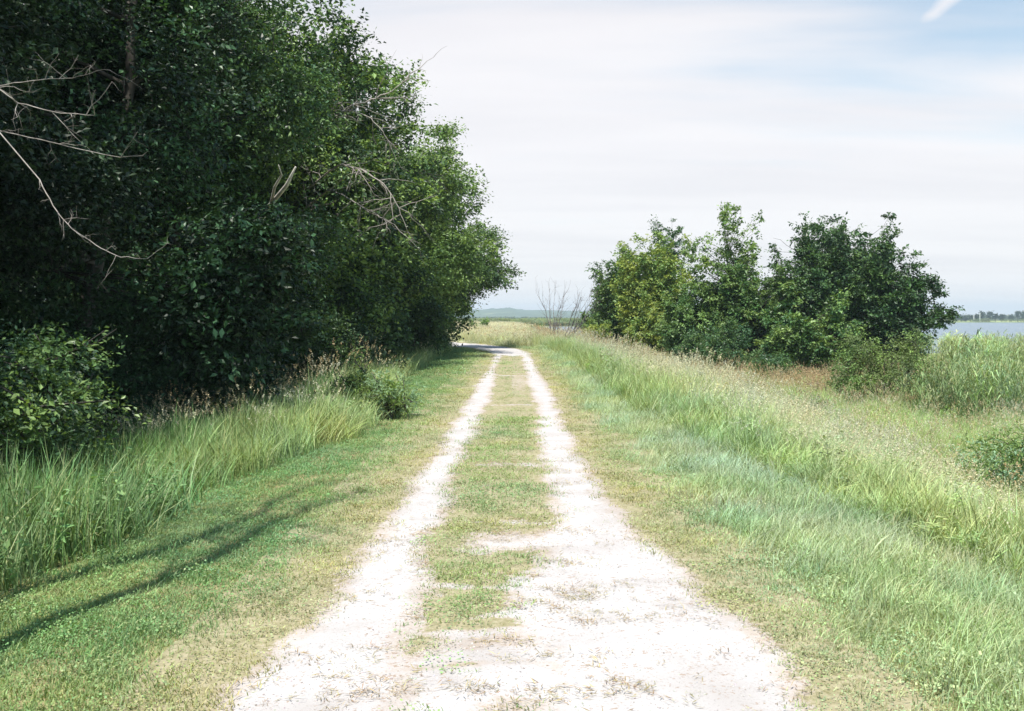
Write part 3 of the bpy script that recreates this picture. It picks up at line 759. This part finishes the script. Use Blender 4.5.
for i, (x, y, hh, rr, zb, mats, lab) in enumerate(front):
    rng = R(100 + i)
    near = y < 30
    lobes = crown_lobes(rng, hh, rr, zb, 34 if near else 30, lobe=(.20, .34))
    for q in range(16):
        a = rng.random() * 6.28; u = .35 + .65 * rng.random(); rd = rr * math.sin(math.pi * (.2 + .68 * u)) ** .6
        for t in (.82, .95, 1.07):
            r_ = .55 * (1.25 - t) + .1
            lobes.append((math.cos(a) * rd * t, math.sin(a) * rd * t, zb + (hh - zb) * (u - .05 + .08 * t), r_, r_, r_))
    if i == 7:
        lobes = [(4.0, -1, 4.6, 1.5, 1.4, .9), (5.4, -1.2, 4.9, 1.0, 1.0, .6), (2.6, -1, 2.8, 1.4, 1.4, 1.2), (4.2, 0, 6.6, 1.4, 1.4, 1.2)] + lobes
    if i == 2:      # sprays of leaves hanging in front of the pale stem
        for (u_, v_, Y_, r_) in ((246, 240, 16.6, .75), (212, 305, 17.0, .9), (226, 350, 17.2, .8), (262, 215, 16.4, .42), (200, 270, 16.8, .8), (250, 300, 17.2, .8), (268, 262, 16.8, .7)):
            q_ = px(u_, v_, Y_); lobes.append((q_[0] - x, q_[1] - y, q_[2] + .7, r_, r_, r_ * .8))
    ncl = int((6000 if near else 3500) * (rr / 4) ** 2)
    r = tree('leafy_tree', (x, y), lab, 'tree', lobes, ncl, 26, (.09 if y < 17 else .105) if near else .15, .38 if near else .5, mats,
             .20, hh * .72, 200 + i, inner=.12, nlimb=20, gap=(.50 if i < 2 else .455 if i < 4 else .32), group='trees of the dark wood left of the path', lean=((1.6, 0) if i == 2 else (0, 0)))
    roots.append(r)
# denser stand behind, copies with own position
back = [(-13.5, 6, 2), (-14.0, 12.5, 1), (-14.5, 19, 3), (-14.0, 26.5, 1), (-13.8, 34, 3), (-13.2, 42.5, 2), (-12.5, 51.5, 4), (-12.6, 61, 5),
        (-20, 9, 3), (-20.5, 19, 2), (-20.5, 30, 1), (-20, 41, 3), (-19, 53, 4)]
words = ['nearest', 'second', 'third', 'fourth', 'fifth', 'sixth', 'seventh', 'eighth']
for j, (x, y, s) in enumerate(back):
    row = 'second row' if j < 8 else 'deepest row'
    copy_tree(roots[s], (x, y), 1.3 + j * 1.7, 'dark tree standing in the %s of the wood, %s counting from the camera' % (row, words[j] if j < 8 else words[j - 8]),
              1.0 + .04 * (j % 3), 'trees of the dark wood left of the path')

# pale leaning trunk inside third tree, lit by the sun
rng = R(77); b = Bag()
pl = np.array(roots[2].location)
def rel(p, o): return np.array(p) - o
tr = [px(222, 292, 20.6), px(232, 262, 20.4), px(252, 236, 20.0), px(272, 205, 18.8), px(288, 186, 17.6), px(297, 168, 17.3)]
tube(b, np.array([rel(p_, pl) for p_ in [(-7.6, 21.4, 1.2), px(200, 322, 21.2)] + tr]), [.07, .068, .065, .06, .055, .045, .035, .015], 0, 8)
tube(b, np.array([rel(p_, pl) for p_ in [px(272, 205, 18.8), px(276, 188, 17.8), px(283, 176, 17.2), px(280, 166, 17.0)]]), [.028, .024, .018, .008], 0, 6)
V, T, r, mi = b.get(); mesh_np('pale_stem', V, T, [BARK_PALE], parent=roots[2], smooth_sh=True)
# dead branches
def pp(l, Y): return [px(u, v, Y + d) for (u, v, d) in l]
dead_branch(roots[0], pp([(-60, 60, .3), (0, 88, 0), (22, 105, 0), (60, 114, -.1), (98, 117, -.2)], 7.2), .009, 1, 12, .35, root=(0, 0, 3.0))
dead_branch(roots[0], pp([(-40, 96, .3), (15, 86, .1), (50, 82, 0), (80, 80, 0), (108, 72, -.1)], 7.4), .006, 2, 10, .25, root=(0, 0, 3.2))
dead_branch(roots[0], pp([(-20, 128, .3), (40, 140, 0), (80, 150, 0), (120, 158, 0), (146, 157, 0)], 7.4), .006, 3, 8, .25, root=(0, 0, 2.7))
dead_branch(roots[0], pp([(42, 180, .6), (56, 208, .4), (72, 228, .2), (98, 246, .1), (120, 257, 0), (148, 259, -.1)], 7.6), .007, 4, 12, .2, root=(.8, 1.5, 7.5))
dead_branch(roots[4], pp([(335, 120, .8), (352, 108, 0), (378, 100, -.2), (395, 92, -.3), (410, 80, -.3)], 29.2), .045, 5, 20, 1.0, root=(0, 0, 7.2))
dead_branch(roots[4], pp([(330, 118, .8), (352, 112, 0), (372, 120, -.2), (385, 135, -.3), (392, 146, -.3)], 29.0), .03, 6, 16, .9, root=(0, 0, 6.6))
dead_branch(roots[4], pp([(340, 165, .8), (362, 170, 0), (385, 185, -.2), (398, 205, -.3), (408, 232, -.3)], 28.5), .04, 7, 22, 1.1, root=(-.3, 0, 5.2))
dead_branch(roots[4], pp([(330, 190, 1), (352, 200, 0), (372, 214, -.2), (395, 225, -.3)], 28.0), .03, 8, 22, 1.0, root=(-.3, 0, 4.6))
dead_branch(roots[5], pp([(385, 175, 1), (405, 172, 0), (420, 168, -.2), (434, 178, -.3)], 36.0), .03, 9, 20, 1.0, DEADGREY, root=(0, 0, 5.5))

# two slim bare-stemmed trees just outside the left of the frame: they throw the thin shadows over the left verge
for k, (x, y, hh, sd_, lab) in enumerate(((-3.6, 3.1, 14.6, 960, 'slim bare stemmed tree left of the camera throwing the longer thin shadow'), (-4.2, 3.5, 14.6, 962, 'slim bare stemmed tree left of the camera throwing the shorter thin shadow'))):
    rg = R(sd_); lob = [(rg.normal() * .25, rg.normal() * .25, hh * f_, .35, .35, .5) for f_ in (.62, .7, .78, .85, .92, .98)]
    tree('leafy_tree', (x, y), lab, 'tree', lob, 16, 14, .07, .25, [LEAF_MID], .14, hh * .98, sd_ + 1, 'slim trees beside the camera', nb=20)
# ---- undergrowth shrubs along the wood edge
def shrub(name, loc, hh, rr, label, cat, mats, seed, ncl=260, per=22, leaf=.07, crad=.22, n=9, group=None, zb=.15, wid=.55, rn=None):
    rng = R(seed); lobes = crown_lobes(rng, hh, rr, zb, n, lobe=(.35, .55))
    return tree(name, loc, label, cat, lobes, ncl, per, leaf, crad, mats, .05 + .01 * hh, hh * .6, seed + 1, group, stems=3, nb=30, inner=.3, zmin=.05, wid=wid, trunk_name='stem')
shrub('leafy_bush', (-5.5, 10.2), 2.5, 1.2, 'bright leafed bush at the left edge above the lush tall grass', 'bush', [LEAF_LIGHT, LEAF_MID, LEAF_DARK], 300, 340, 24, .06)
shrub('leafy_bush', (-5.6, 12.3), 1.7, .8, 'low thin bush at the foot of the dark trees behind the bright bush', 'bush', [LEAF_MID, LEAF_DARK], 302, 160, 20, .07)
shrub('leafy_bush', (-6.1, 7.2), 2.2, 1.0, 'dark bush half cut by the left edge of the picture', 'bush', [LEAF_MID, LEAF_DARK], 304, 260, 20, .07)
ub = [(-7.0, 17.0, 3.2, 1.3, LEAF_COOL, 'slim tall cool green sapling bush in front of the black gap'),
      (-6.3, 21.5, 2.4, 1.2, LEAF_COOL, 'bluish bush behind the tan seed heads'),
      (-5.6, 25.5, 2.8, 1.4, LEAF_MID, 'green bush right behind the rusty dock stalks on the left'),
      (-4.9, 30.5, 2.6, 1.4, LEAF_DARK, 'dark bush at the wood edge left of the first far shadow'),
      (-5.0, 37, 3.0, 1.6, LEAF_MID, 'mid green bush low under the bare forked bough'),
      (-4.6, 44, 3.2, 1.7, LEAF_MID, 'rounded bush at the foot of the wood before the bend'),
      (-4.5, 51, 3.2, 1.6, LEAF_LIGHT, 'pale bush under the bough near the bend'),
      (-4.9, 57.5, 3.0, 1.7, LEAF_MID, 'last low bush of the wood beside the bend of the path')]
for i, (x, y, hh, rr, m, lab) in enumerate(ub):
    shrub('leafy_bush', (x, y), hh, rr, lab, 'bush', [m, LEAF_DARK] if m is not LEAF_LIGHT else [m, LEAF_MID], 310 + 2 * i, int(200 * rr * rr), 22, .08 if y < 30 else .12, .26, group='bushes along the foot of the wood')
# tangled undergrowth filling the wood, an uncountable mass of leaves
rng = R(950); pr = []
for k in range(5):
    lob = [(rng.normal() * .4, rng.normal() * .4, .3 + rng.random() * 1.3, .4, .4, .4) for _ in range(7)]
    V, T, r, mi, P, v = foliage(rng, lob, 60, 18, .09, .24, 1)
    pr.append((V, T, r, np.zeros(len(T))))
n = 3400
X = rng.uniform(-26, -4.6, n); Y = rng.uniform(2, 64, n)
e = np.interp(Y, [3, 9, 12, 20, 28, 36, 56], [-7.0, -7.0, -7.4, -7.2, -6.2, -5.4, -4.8])
k_ = X < e - .2 * rng.random(n); X, Y, e = X[k_], Y[k_], e[k_]; n = len(X)
pts, rot, s_ = lay(rng, X, Y, np.full(n, 1.), tilt=.1)
hz = .7 + 1.3 * fbm(X * .35, Y * .35) * smooth(0, 3, e - X)
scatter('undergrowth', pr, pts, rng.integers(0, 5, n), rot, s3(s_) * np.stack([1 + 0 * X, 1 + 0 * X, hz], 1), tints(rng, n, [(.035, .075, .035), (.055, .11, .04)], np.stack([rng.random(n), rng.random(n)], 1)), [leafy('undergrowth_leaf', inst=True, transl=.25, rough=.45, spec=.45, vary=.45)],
        'tangled leafy undergrowth under the trees of the dark wood', 'undergrowth')
# blue-green weed clump at the end of the tall grass
shrub('weed_clump', (-2.15, 17.8), .8, .5, 'bluish leafy weed clump at the corner of the left tall grass', 'plant', [LEAF_BLUE, LEAF_BLUE, LEAF_LIGHT], 340, 150, 26, .075, .14, wid=.25)
shrub('weed_clump', (-2.85, 18.2), 1.1, .45, 'tall green weed clump just left of the bluish one', 'plant', [LEAF_LIGHT, LEAF_COOL], 342, 110, 24, .075, .14, wid=.25)
shrub('weed_clump', (-3.7, 5.9), .75, .35, 'feathery weed clump at the far left in front of the shaded tall grass', 'plant', [LEAF_LIGHT], 344, 60, 24, .07, .12, wid=.25)

# ---- right clump of trees
def rt(u, Y): return ((u - 512) / FPX * Y, Y)
def top(v, Y, z0=-1.3): return CAMZ - (v - HORZ) / FPX * Y - z0
G = 'trees of the clump right of the path'
def feather_lobes(rng, Hh, R0, zb, n):
    out = []
    # shoots: strings of small leaf masses climbing outwards to ragged tips
    ns = max(14, n // 2)
    for i in range(ns):
        a = rng.random() * 6.28; u = .30 + .70 * rng.random() ** .6; rad = R0 * math.sin(math.pi * (.16 + .70 * u)) ** .6 * (.25 + .85 * rng.random() ** .6)
        tipz = zb + (Hh - zb) * u * (.9 + .14 * rng.random()); z0 = max(zb * .8, tipz * .35)
        for t in (.42, .58, .72, .85, .96, 1.05):
            r = (.17 * R0 + .10) * (1.28 - t) + .07
            bend = t ** 1.5
            out.append((math.cos(a) * rad * t ** .8, math.sin(a) * rad * t ** .8, z0 + (tipz - z0) * bend, r, r, r * 1.25))
    n = int(n * .5)
    for i in range(n):
        u = ((i + rng.random()) / n) ** .8; rad = R0 * math.sin(math.pi * (.16 + .74 * u)) ** .6
        a = rng.random() * 6.28; q = rng.random() ** .5 * .92
        Hh_ = Hh * .86; r = R0 * (.13 + .15 * rng.random()) * (1.15 - .45 * u)
        up = 1.0 + .9 * rng.random() * u
        out.append((math.cos(a) * q * rad, math.sin(a) * q * rad, zb + .3 + (Hh_ - zb - .5) * u * (1 - .16 * q * q * u) , r, r, r * up))
    return out
def rtree(u, v, Y, rr, lab, mats, seed, zb=.6, n=14, ncl=900, leaf=.17, extra=(), per=24, lobe=(.20, .36), inner=.15, gap=.20):
    rng = R(seed); x, y = rt(u, Y); hh = top(v, Y, float(H(x, y)))
    lobes = feather_lobes(rng, hh, rr, zb, n * 3) + list(extra)
    return tree('leafy_tree', (x, y), lab, 'tree', lobes, ncl, per, leaf, .30, mats, .13, hh * .7, seed + 1, G, inner=.25, gap=gap)
rtree(617, 258, 74, 2.4, 'dark rounded tree at the left end of the right clump', [LEAF_RICH, LEAF_MID, LEAF_LIGHT], 400, extra=[(.4, 0, 5.6, .8, .8, 1.6), (.4, 0, 7.2, .5, .5, 1.2), (.5, 0, 8.0, .3, .3, .8)], ncl=3037)
rtree(655, 238, 68, 3.1, 'yellow green leafy tree, second from the left in the right clump', [LEAF_YELLOW, LEAF_LIGHT], 410, ncl=2632, n=16)
rtree(667, 218, 78, 1.3, 'slim dark spired tree poking up behind the yellow green one', [LEAF_RICH, LEAF_COOL], 420, extra=[(0, 0, 8.6, .35, .35, 1.0)], zb=1, ncl=850)
rtree(728, 206, 60, 2.2, 'tall airy tree with sky gaps in the middle of the right clump', [LEAF_LIGHT, LEAF_MID, LEAF_LIGHT], 430, gap=.30, zb=2.4, n=13, ncl=1255, extra=[(-1.8, 0, 3.2, 1.3, 1.3, 1.2)], lobe=(.3, .48), inner=.1)
rtree(700, 285, 62, 2.6, 'broad green tree filling the gap under the airy tree', [LEAF_LIGHT, LEAF_MID, LEAF_RICH], 440, zb=.1, ncl=2227)
rtree(762, 262, 58, 2.3, 'green tree in front between the airy tree and the big dark one', [LEAF_MID, LEAF_LIGHT, LEAF_RICH], 450, zb=.1, ncl=1822)
rtree(808, 212, 60, 2.6, 'tall dark tree with a pointed top in the right half of the clump', [LEAF_RICH, LEAF_MID, LEAF_DARK], 460, zb=1.0, n=15, ncl=2025)
rtree(853, 224, 57, 3.1, 'big dark spreading tree, the widest of the right clump', [LEAF_RICH, LEAF_MID, LEAF_DARK], 470, zb=.6, n=20, ncl=3442)
rtree(893, 258, 56, 2.3, 'dark tree at the right end of the clump with branches reaching over the lake', [LEAF_RICH, LEAF_DARK], 480, zb=.8, ncl=1822,
      extra=[(2.2, 0, 3.6, .8, .7, .6), (2.9, 0, 3.9, .5, .4, .35), (1.9, 0, 5.3, .7, .7, .6)])
rtree(812, 300, 54, 2.5, 'low green tree in front at the foot of the big dark trees', [LEAF_MID, LEAF_RICH, LEAF_LIGHT], 490, zb=.1, ncl=2025)
G2 = 'low bushes below the right clump'
def rsh(u, v, Y, rr, lab, mats, seed, leaf=.10, wid=.5, ncl=300):
    x, y = rt(u, Y); z0 = float(H(x, y))
    return shrub('leafy_bush', (x, y), top(v, Y, z0), rr, lab, 'bush', mats, seed, ncl, 24, leaf, .25, group=G2, wid=wid)
rsh(884, 318, 36.5, 1.75, 'olive grey green rounded bush standing in front of the right end of the clump', [LEAF_OLIVE, LEAF_OLIVE, LEAF_LIGHT], 500, .075, .5, 760)
rsh(735, 322, 54, 1.7, 'leafy green bush at the foot of the clump below the airy tree', [LEAF_MID, LEAF_COOL], 502, .12, .5, 420)
rsh(655, 305, 66, 1.6, 'yellow green bush under the yellow green tree', [LEAF_YELLOW, LEAF_LIGHT], 504, .13, .5, 420)
rsh(598, 318, 72, 1.0, 'small bright bush beside the bare saplings', [LEAF_LIGHT, LEAF_YELLOW], 506, .12, .5, 200)
rsh(690, 328, 58, 1.3, 'cool green bush left of the airy tree foot', [LEAF_COOL, LEAF_MID], 508, .12, .5, 300)
rsh(780, 340, 50, 1.2, 'low bush among the rusty stalks below the clump', [LEAF_COOL, LEAF_MID], 510, .10, .5, 240)
rsh(815, 384, 33, .55, 'small grey green bush in the yellow grass', [LEAF_COOL, LEAF_LIGHT], 512, .06, .4, 110)
rsh(1012, 436, 17.5, .9, 'leafy green weed bush at the right edge of the meadow', [LEAF_LIGHT, LEAF_LIGHT, LEAF_BLUE], 514, .075, .3, 330)
# small bushes beyond the bend
for u, v, Y, rr, lab in ((485, 317, 105, .6, 'tiny shrub alone in the pale meadow beyond the bend'), (474, 321, 100, .5, 'lower tiny shrub left of the lone meadow shrub'),
                      (540, 326, 92, .9, 'small bush beside the bare saplings against the lake')):
    x, y = rt(u, Y); z0 = float(H(x, y)); shrub('leafy_bush', (x, y), max(1.2, top(v, Y, z0)), rr, lab, 'bush', [LEAF_MID, LEAF_LIGHT], int(520 + u), 90, 22, .15, .25, group='bushes in the far meadow')

# ---- two bare saplings
def bare(u, Y, tipv, lab, seed, lean):
    x, y = rt(u, Y); root = empty('bare_sapling', (x, y, float(H(x, y)) - .05)); tag(root, lab, 'dead tree', 'bare saplings by the lake')
    rng = R(seed); z0 = root.location.z; hh = CAMZ - (tipv - HORZ) / FPX * Y - z0; b = Bag()
    for k in range(6):
        a = rng.random() * 6.28
        tip = np.array([lean * hh * (.5 + .6 * rng.random()) + math.cos(a) * 1.0, math.sin(a) * .9, hh * (.55 + .42 * rng.random())])
        s = limb(rng, (rng.normal() * .12, rng.normal() * .12, 0), tip, 9, .14); tube(b, s, .036 * np.linspace(1, .2, 9), 0, 5)
        for m in range(9):
            i = rng.integers(2, 9); e = unit((s[i] - s[i - 1]) * 2 + rng.normal(size=3) * .5 * np.linalg.norm(s[i] - s[i - 1])); l = hh * (.12 + .2 * rng.random())
            q = limb(rng, s[i], s[i] + e * l, 5, .15); tube(b, q, .011 * np.linspace(1, .35, 5), 0, 3)
            for w in range(2):
                j = rng.integers(1, 5); tube(b, limb(rng, q[j], q[j] + unit(e + rng.normal(size=3) * .5) * l * .5, 4, .1), .006 * np.linspace(1, .5, 4), 0, 3)
    V, T, r, mi = b.get(); mesh_np('bare_branches', V, T, [DEADGREY], parent=root, smooth_sh=True)
bare(553, 66, 289, 'left one of two bare grey saplings by the lake, fanning upright', 600, -.05)
bare(563, 62, 286, 'right one of two bare grey saplings, leaning towards the leafy clump', 601, .35)

# ------------------------------------------------------------------ far shore
FARLEAF = leafy('far_foliage', base=(.035, .065, .03), transl=.15, rough=.7, spec=.1, vary=.3)
def fartree(u, v, Y, w, lab, seed):
    x = (u - 512) / FPX * Y; z0 = float(H(x, Y)); hh = CAMZ - (v - HORZ) / FPX * Y - z0; rng = R(seed)
    root = empty('distant_tree', (x, Y, z0)); tag(root, lab, 'tree', 'trees on the far shore')
    lobes = crown_lobes(rng, hh, w, hh * .12, 7, lobe=(.4, .6))
    V, T, r, mi, P, vv = foliage(rng, lobes, 70, 9, 1.0, 1.0)
    mesh_np('crown', V, T, [FARLEAF], parent=root, attrs={'rnd': ('POINT', 'FLOAT', r)})
    b = Bag(); tube(b, [(0, 0, -.3), (.1, 0, hh * .4), (0, 0, hh * .75)], [.35, .28, .12]); V, T, r, mi = b.get()
    mesh_np('trunk', V, T, [BARK], parent=root)
fl = [(982, 312.5, 2.6, 'distant tree just right of the two white poles'), (989, 312, 2.6, 'distant square topped tree beside the one next to the poles'),
      (995, 315, 1.8, 'low round distant tree right of the square topped pair'), (1001, 314.5, 2.0, 'distant round tree before the gap'),
      (1017, 310.5, 2.2, 'tallest distant tree close to the right edge'), (1023, 313, 2.2, 'distant tree cut by the right edge'), (1011, 316, 1.2, 'smallest distant tree left of the tallest one')]
for i, (u, v, w, lab) in enumerate(fl): fartree(u, v - 2.2, 905 + 6 * (i % 3), w, lab, 700 + i)
for i in range(9):
    u = 938 + i * 4.6; fartree(u, 315.2 - (i % 3) * .5, 930 + 5 * (i % 2), 3.2, 'low distant tree in the row left of the white poles', 720 + i)
m, nt, out = newmat('pole_paint'); p = N(nt, 'ShaderNodeBsdfPrincipled', Roughness=.6); p.inputs['Base Color'].default_value = (.8, .8, .8, 1)
nz = N(nt, 'ShaderNodeTexNoise', Scale=3.0); rp = ramp(nt, [(.3, (.7, .7, .7)), (.7, (.85, .85, .85))], nz.outputs['Fac']); nt.links.new(rp.outputs[0], p.inputs['Base Color']); nt.links.new(p.outputs[0], out.inputs[0])
for u, tv, lab in ((973.5, 315, 'shorter left one of two white poles on the far shore'), (979.5, 313, 'taller right one of two white poles on the far shore')):
    Y0 = 880; x = (u - 512) / FPX * Y0; z0 = float(H(x, Y0)); hh = CAMZ - (tv - HORZ) / FPX * Y0 - z0
    b = Bag(); tube(b, [(0, 0, -.2), (0, 0, hh * .6), (0, 0, hh)], [.32, .28, .22], 0, 8); tube(b, [(-.9, 0, hh * .93), (.9, 0, hh * .93)], [.1, .1], 0, 5)
    V, T, r, mi = b.get(); o = mesh_np('utility_pole', V, T, [m]); o.location = (x, Y0, z0); tag(o, lab, 'pole', 'white poles on the far shore')

# hills: a wooded ridge with real depth
hm, nt, out = newmat('wooded_hill')
geo = N(nt, 'ShaderNodeNewGeometry'); nz = N(nt, 'ShaderNodeTexNoise', Scale=.012, Detail=8.0, Roughness=.7); nt.links.new(geo.outputs['Position'], nz.inputs['Vector'])
rp = ramp(nt, [(.4, (.045, .075, .035)), (.62, (.09, .13, .055)), (.72, (.24, .26, .12))], nz.outputs['Fac'])
p = N(nt, 'ShaderNodeBsdfPrincipled', Roughness=1.0); nt.links.new(rp.outputs[0], p.inputs['Base Color']); nt.links.new(p.outputs[0], out.inputs[0])
hx = np.linspace(-1800, 3000, 700); hy = np.linspace(2300, 4200, 60)
X, Y = np.meshgrid(hx, hy)
prof = np.interp(X, [-1800, -400, -250, -120, -20, 60, 200, 420, 620, 800, 1100, 3000], [22, 22, 19, 20, 24, 19, 18, 16, 11, 8, 7, 6])
t = (Y - 2300) / 1900
Z = (prof * 1.55 * np.sin(np.clip(t * 1.6, 0, 1) * np.pi * .5) ** .8 * (1 - .4 * smooth(.7, 1, t))) + (fbm(X * .03, Y * .02, 5) - .5) * 13 * smooth(0, .15, t) - 2.5
Z = np.where(t <= 0, -3, Z)
V = np.stack([X.ravel(), Y.ravel(), Z.ravel()], 1); nn = len(hx)
ii = (np.arange(len(hy) - 1)[:, None] * nn + np.arange(nn - 1)[None]).ravel()
tag(mesh_np('hills', V, np.stack([ii, ii + 1, ii + nn + 1, ii + nn], 1), [hm], smooth_sh=True), 'low wooded hills fading to blue beyond the lake', 'hills', kind='structure')
# low woods along the far shore, one far-off mass
rng = R(900); n = 2600
X = rng.uniform(-300, 1500, n); Y = rng.uniform(1250, 1500, n); P = np.stack([X, Y, H(X, Y) + rng.random(n) ** 1.3 * np.where(X < 420, 2.2, 4.2) * (.5 + vnoise(X * .02, 0 * X))], 1)
pr = []
for k in range(3):
    q = rng.normal(size=(60, 3)) * [2.2, 2.2, 1.0]; V, T, r = leaves(rng, q, unit(rng.normal(size=(60, 3)) + [0, -.5, 1]), rng.normal(size=(60, 3)), 1.6 * (.6 + .8 * rng.random(60)), .8); pr.append((V, T, r, np.zeros(len(T))))
scatter('distant_woods', pr, P, rng.integers(0, 3, n), np.stack([0 * X, 0 * X, rng.random(n) * 6], 1), s3(np.full(n, 1.)), tints(rng, n, [(.04, .07, .035)], np.ones((n, 1))), [GRASS], 'thin low line of woods far behind the lake', 'woods')

# ------------------------------------------------------------------ haze, sky, sun, camera
HAZE_D = .00027
def haze():
    x0, x1, y0, y1, z0, z1 = -4200, 4200, -90, 4600, -5.5, 60
    V = np.array([(x, y, z) for x in (x0, x1) for y in (y0, y1) for z in (z0, z1)])
    Q = [(0, 1, 3, 2), (4, 6, 7, 5), (0, 4, 5, 1), (2, 3, 7, 6), (0, 2, 6, 4), (1, 5, 7, 3)]
    m, nt, out = newmat('haze_air'); v = N(nt, 'ShaderNodeVolumePrincipled', Density=HAZE_D, Anisotropy=0.0)
    v.inputs['Color'].default_value = (.72, .88, 1, 1); nt.links.new(v.outputs[0], out.inputs['Volume'])
    o = mesh_np('haze', V, Q, [m]); tag(o, 'pale summer haze over the lake', 'haze', kind='stuff')
haze()

SUN_EL, SUN_AZ = math.radians(63), math.radians(-164)     # azimuth measured from +Y towards +X
w = bpy.data.worlds.new('World'); SC.world = w; w.use_nodes = True; nt = w.node_tree; nt.nodes.clear()
out = nt.nodes.new('ShaderNodeOutputWorld'); bg = N(nt, 'ShaderNodeBackground', Strength=.1)
sky = nt.nodes.new('ShaderNodeTexSky'); sky.sky_type = 'NISHITA'; sky.sun_disc = False
sky.sun_elevation = SUN_EL; sky.sun_rotation = SUN_AZ; sky.air_density = 1.0; sky.dust_density = .8; sky.ozone_density = 1.0
tc = nt.nodes.new('ShaderNodeTexCoord'); sx = nt.nodes.new('ShaderNodeSeparateXYZ'); nt.links.new(tc.outputs['Generated'], sx.inputs[0])
def M(op, a, b=None, c=None):
    n = nt.nodes.new('ShaderNodeMath'); n.operation = op
    for i, v in enumerate((a, b, c)):
        if v is None: continue
        if hasattr(v, 'is_output'): nt.links.new(v, n.inputs[i])
        else: n.inputs[i].default_value = v
    return n.outputs[0]
zc_ = M('ADD', M('MAXIMUM', sx.outputs[2], 0.0), .09)
cx_ = M('DIVIDE', sx.outputs[0], zc_); cy_ = M('DIVIDE', sx.outputs[1], zc_)      # flat cloud layer seen from below
cv = nt.nodes.new('ShaderNodeCombineXYZ'); nt.links.new(cx_, cv.inputs[0]); nt.links.new(cy_, cv.inputs[1])
mp = nt.nodes.new('ShaderNodeMapping'); mp.inputs['Rotation'].default_value = (0, 0, .25); mp.inputs['Scale'].default_value = (.35, .9, 1); mp.inputs['Location'].default_value = (.9, .25, 0)
nt.links.new(cv.outputs[0], mp.inputs[0])
cn = N(nt, 'ShaderNodeTexNoise', Scale=1.1, Detail=7.0, Roughness=.5, Distortion=.25); nt.links.new(mp.outputs[0], cn.inputs['Vector'])
# cirrus veil: thick low down, torn higher up and to the right
veil = M('SUBTRACT', 1.86, M('MULTIPLY', sx.outputs[2], 3.9))
veil = M('SUBTRACT', veil, M('MULTIPLY', M('MAXIMUM', sx.outputs[0], 0.0), .55))
veil = M('SUBTRACT', veil, M('MULTIPLY', M('MAXIMUM', M('SUBTRACT', .25, sx.outputs[1]), 0.0), 1.2))  # veil thinned behind the camera, unseen, to lower the fill on the wood
cov = M('ADD', veil, M('MULTIPLY', M('SUBTRACT', cn.outputs['Fac'], .5), 2.7))
mr = N(nt, 'ShaderNodeMapRange'); mr.interpolation_type = 'SMOOTHSTEP'; nt.links.new(cov, mr.inputs['Value']); mr.inputs['From Min'].default_value = .0; mr.inputs['From Max'].default_value = 1.0
mr.inputs['To Max'].default_value = .93
# contrail
cl = M('ABSOLUTE', M('SUBTRACT', cx_, 1.037))
nz2 = N(nt, 'ShaderNodeTexNoise', Scale=6.0, Detail=4.0); nt.links.new(cv.outputs[0], nz2.inputs['Vector'])
CLOUD = (6.9, 6.7, 6.8)
clm = N(nt, 'ShaderNodeMapRange'); clm.interpolation_type = 'SMOOTHSTEP'; nt.links.new(M('ADD', cl, M('MULTIPLY', M('SUBTRACT', nz2.outputs['Fac'], .5), .03)), clm.inputs['Value'])
clm.inputs['From Min'].default_value = .055; clm.inputs['From Max'].default_value = .0; clm.inputs['To Max'].default_value = .8
cle = N(nt, 'ShaderNodeMapRange'); nt.links.new(cy_, cle.inputs['Value']); cle.inputs['From Min'].default_value = 2.62; cle.inputs['From Max'].default_value = 2.5
fac = M('MAXIMUM', mr.outputs[0], M('MULTIPLY', clm.outputs[0], cle.outputs[0]))
skt = mixc(nt, sky.outputs[0], (1.15, 1.27, 1.17), 1.0, 'MULTIPLY')
mp3 = nt.nodes.new('ShaderNodeMapping'); mp3.inputs['Rotation'].default_value = (0, 0, .12); mp3.inputs['Scale'].default_value = (.22, .8, 1); nt.links.new(cv.outputs[0], mp3.inputs[0])
cn3 = N(nt, 'ShaderNodeTexNoise', Scale=1.6, Detail=6.0, Roughness=.55); nt.links.new(mp3.outputs[0], cn3.inputs['Vector'])
cr3 = ramp(nt, [(.36, (.92, .922, .935)), (.58, (1, 1, 1))], cn3.outputs['Fac'])
cloudc = mixc(nt, CLOUD, cr3.outputs[0], 1.0, 'MULTIPLY')
col = mixc(nt, skt, cloudc, fac)
nt.links.new(col, bg.inputs[0]); nt.links.new(bg.outputs[0], out.inputs[0])

sl = bpy.data.lights.new('sun', 'SUN'); sl.energy = 5.0; sl.angle = math.radians(.55); sl.color = (1, .95, .87)
so = bpy.data.objects.new('sun', sl); COL.objects.link(so)
sd = Vector((math.sin(SUN_AZ) * math.cos(SUN_EL), math.cos(SUN_AZ) * math.cos(SUN_EL), math.sin(SUN_EL)))
so.rotation_euler = sd.to_track_quat('Z', 'Y').to_euler(); so.location = (0, 0, 30)

cam = bpy.data.cameras.new('camera'); co = bpy.data.objects.new('camera', cam); COL.objects.link(co)
cam.sensor_width = 36; cam.lens = FPX / 1024 * 36; cam.clip_end = 9000; cam.clip_start = .05
co.location = (0, 0, CAMZ); co.rotation_euler = (math.radians(90) - math.atan((355.5 - HORZ) / FPX), 0, 0)
SC.camera = co
SC.view_settings.view_transform = 'Standard'; SC.view_settings.look = 'None'; SC.view_settings.gamma = 1; SC.view_settings.exposure = .55
SC.cycles.max_bounces = 6; SC.cycles.diffuse_bounces = 2; SC.cycles.glossy_bounces = 2; SC.cycles.transmission_bounces = 3; SC.cycles.transparent_max_bounces = 4
SC.cycles.volume_bounces = 0; SC.cycles.use_denoising = True
try: SC.cycles.denoiser = 'OPENIMAGEDENOISE'
except Exception: pass
SC.cycles.volume_step_rate = 10
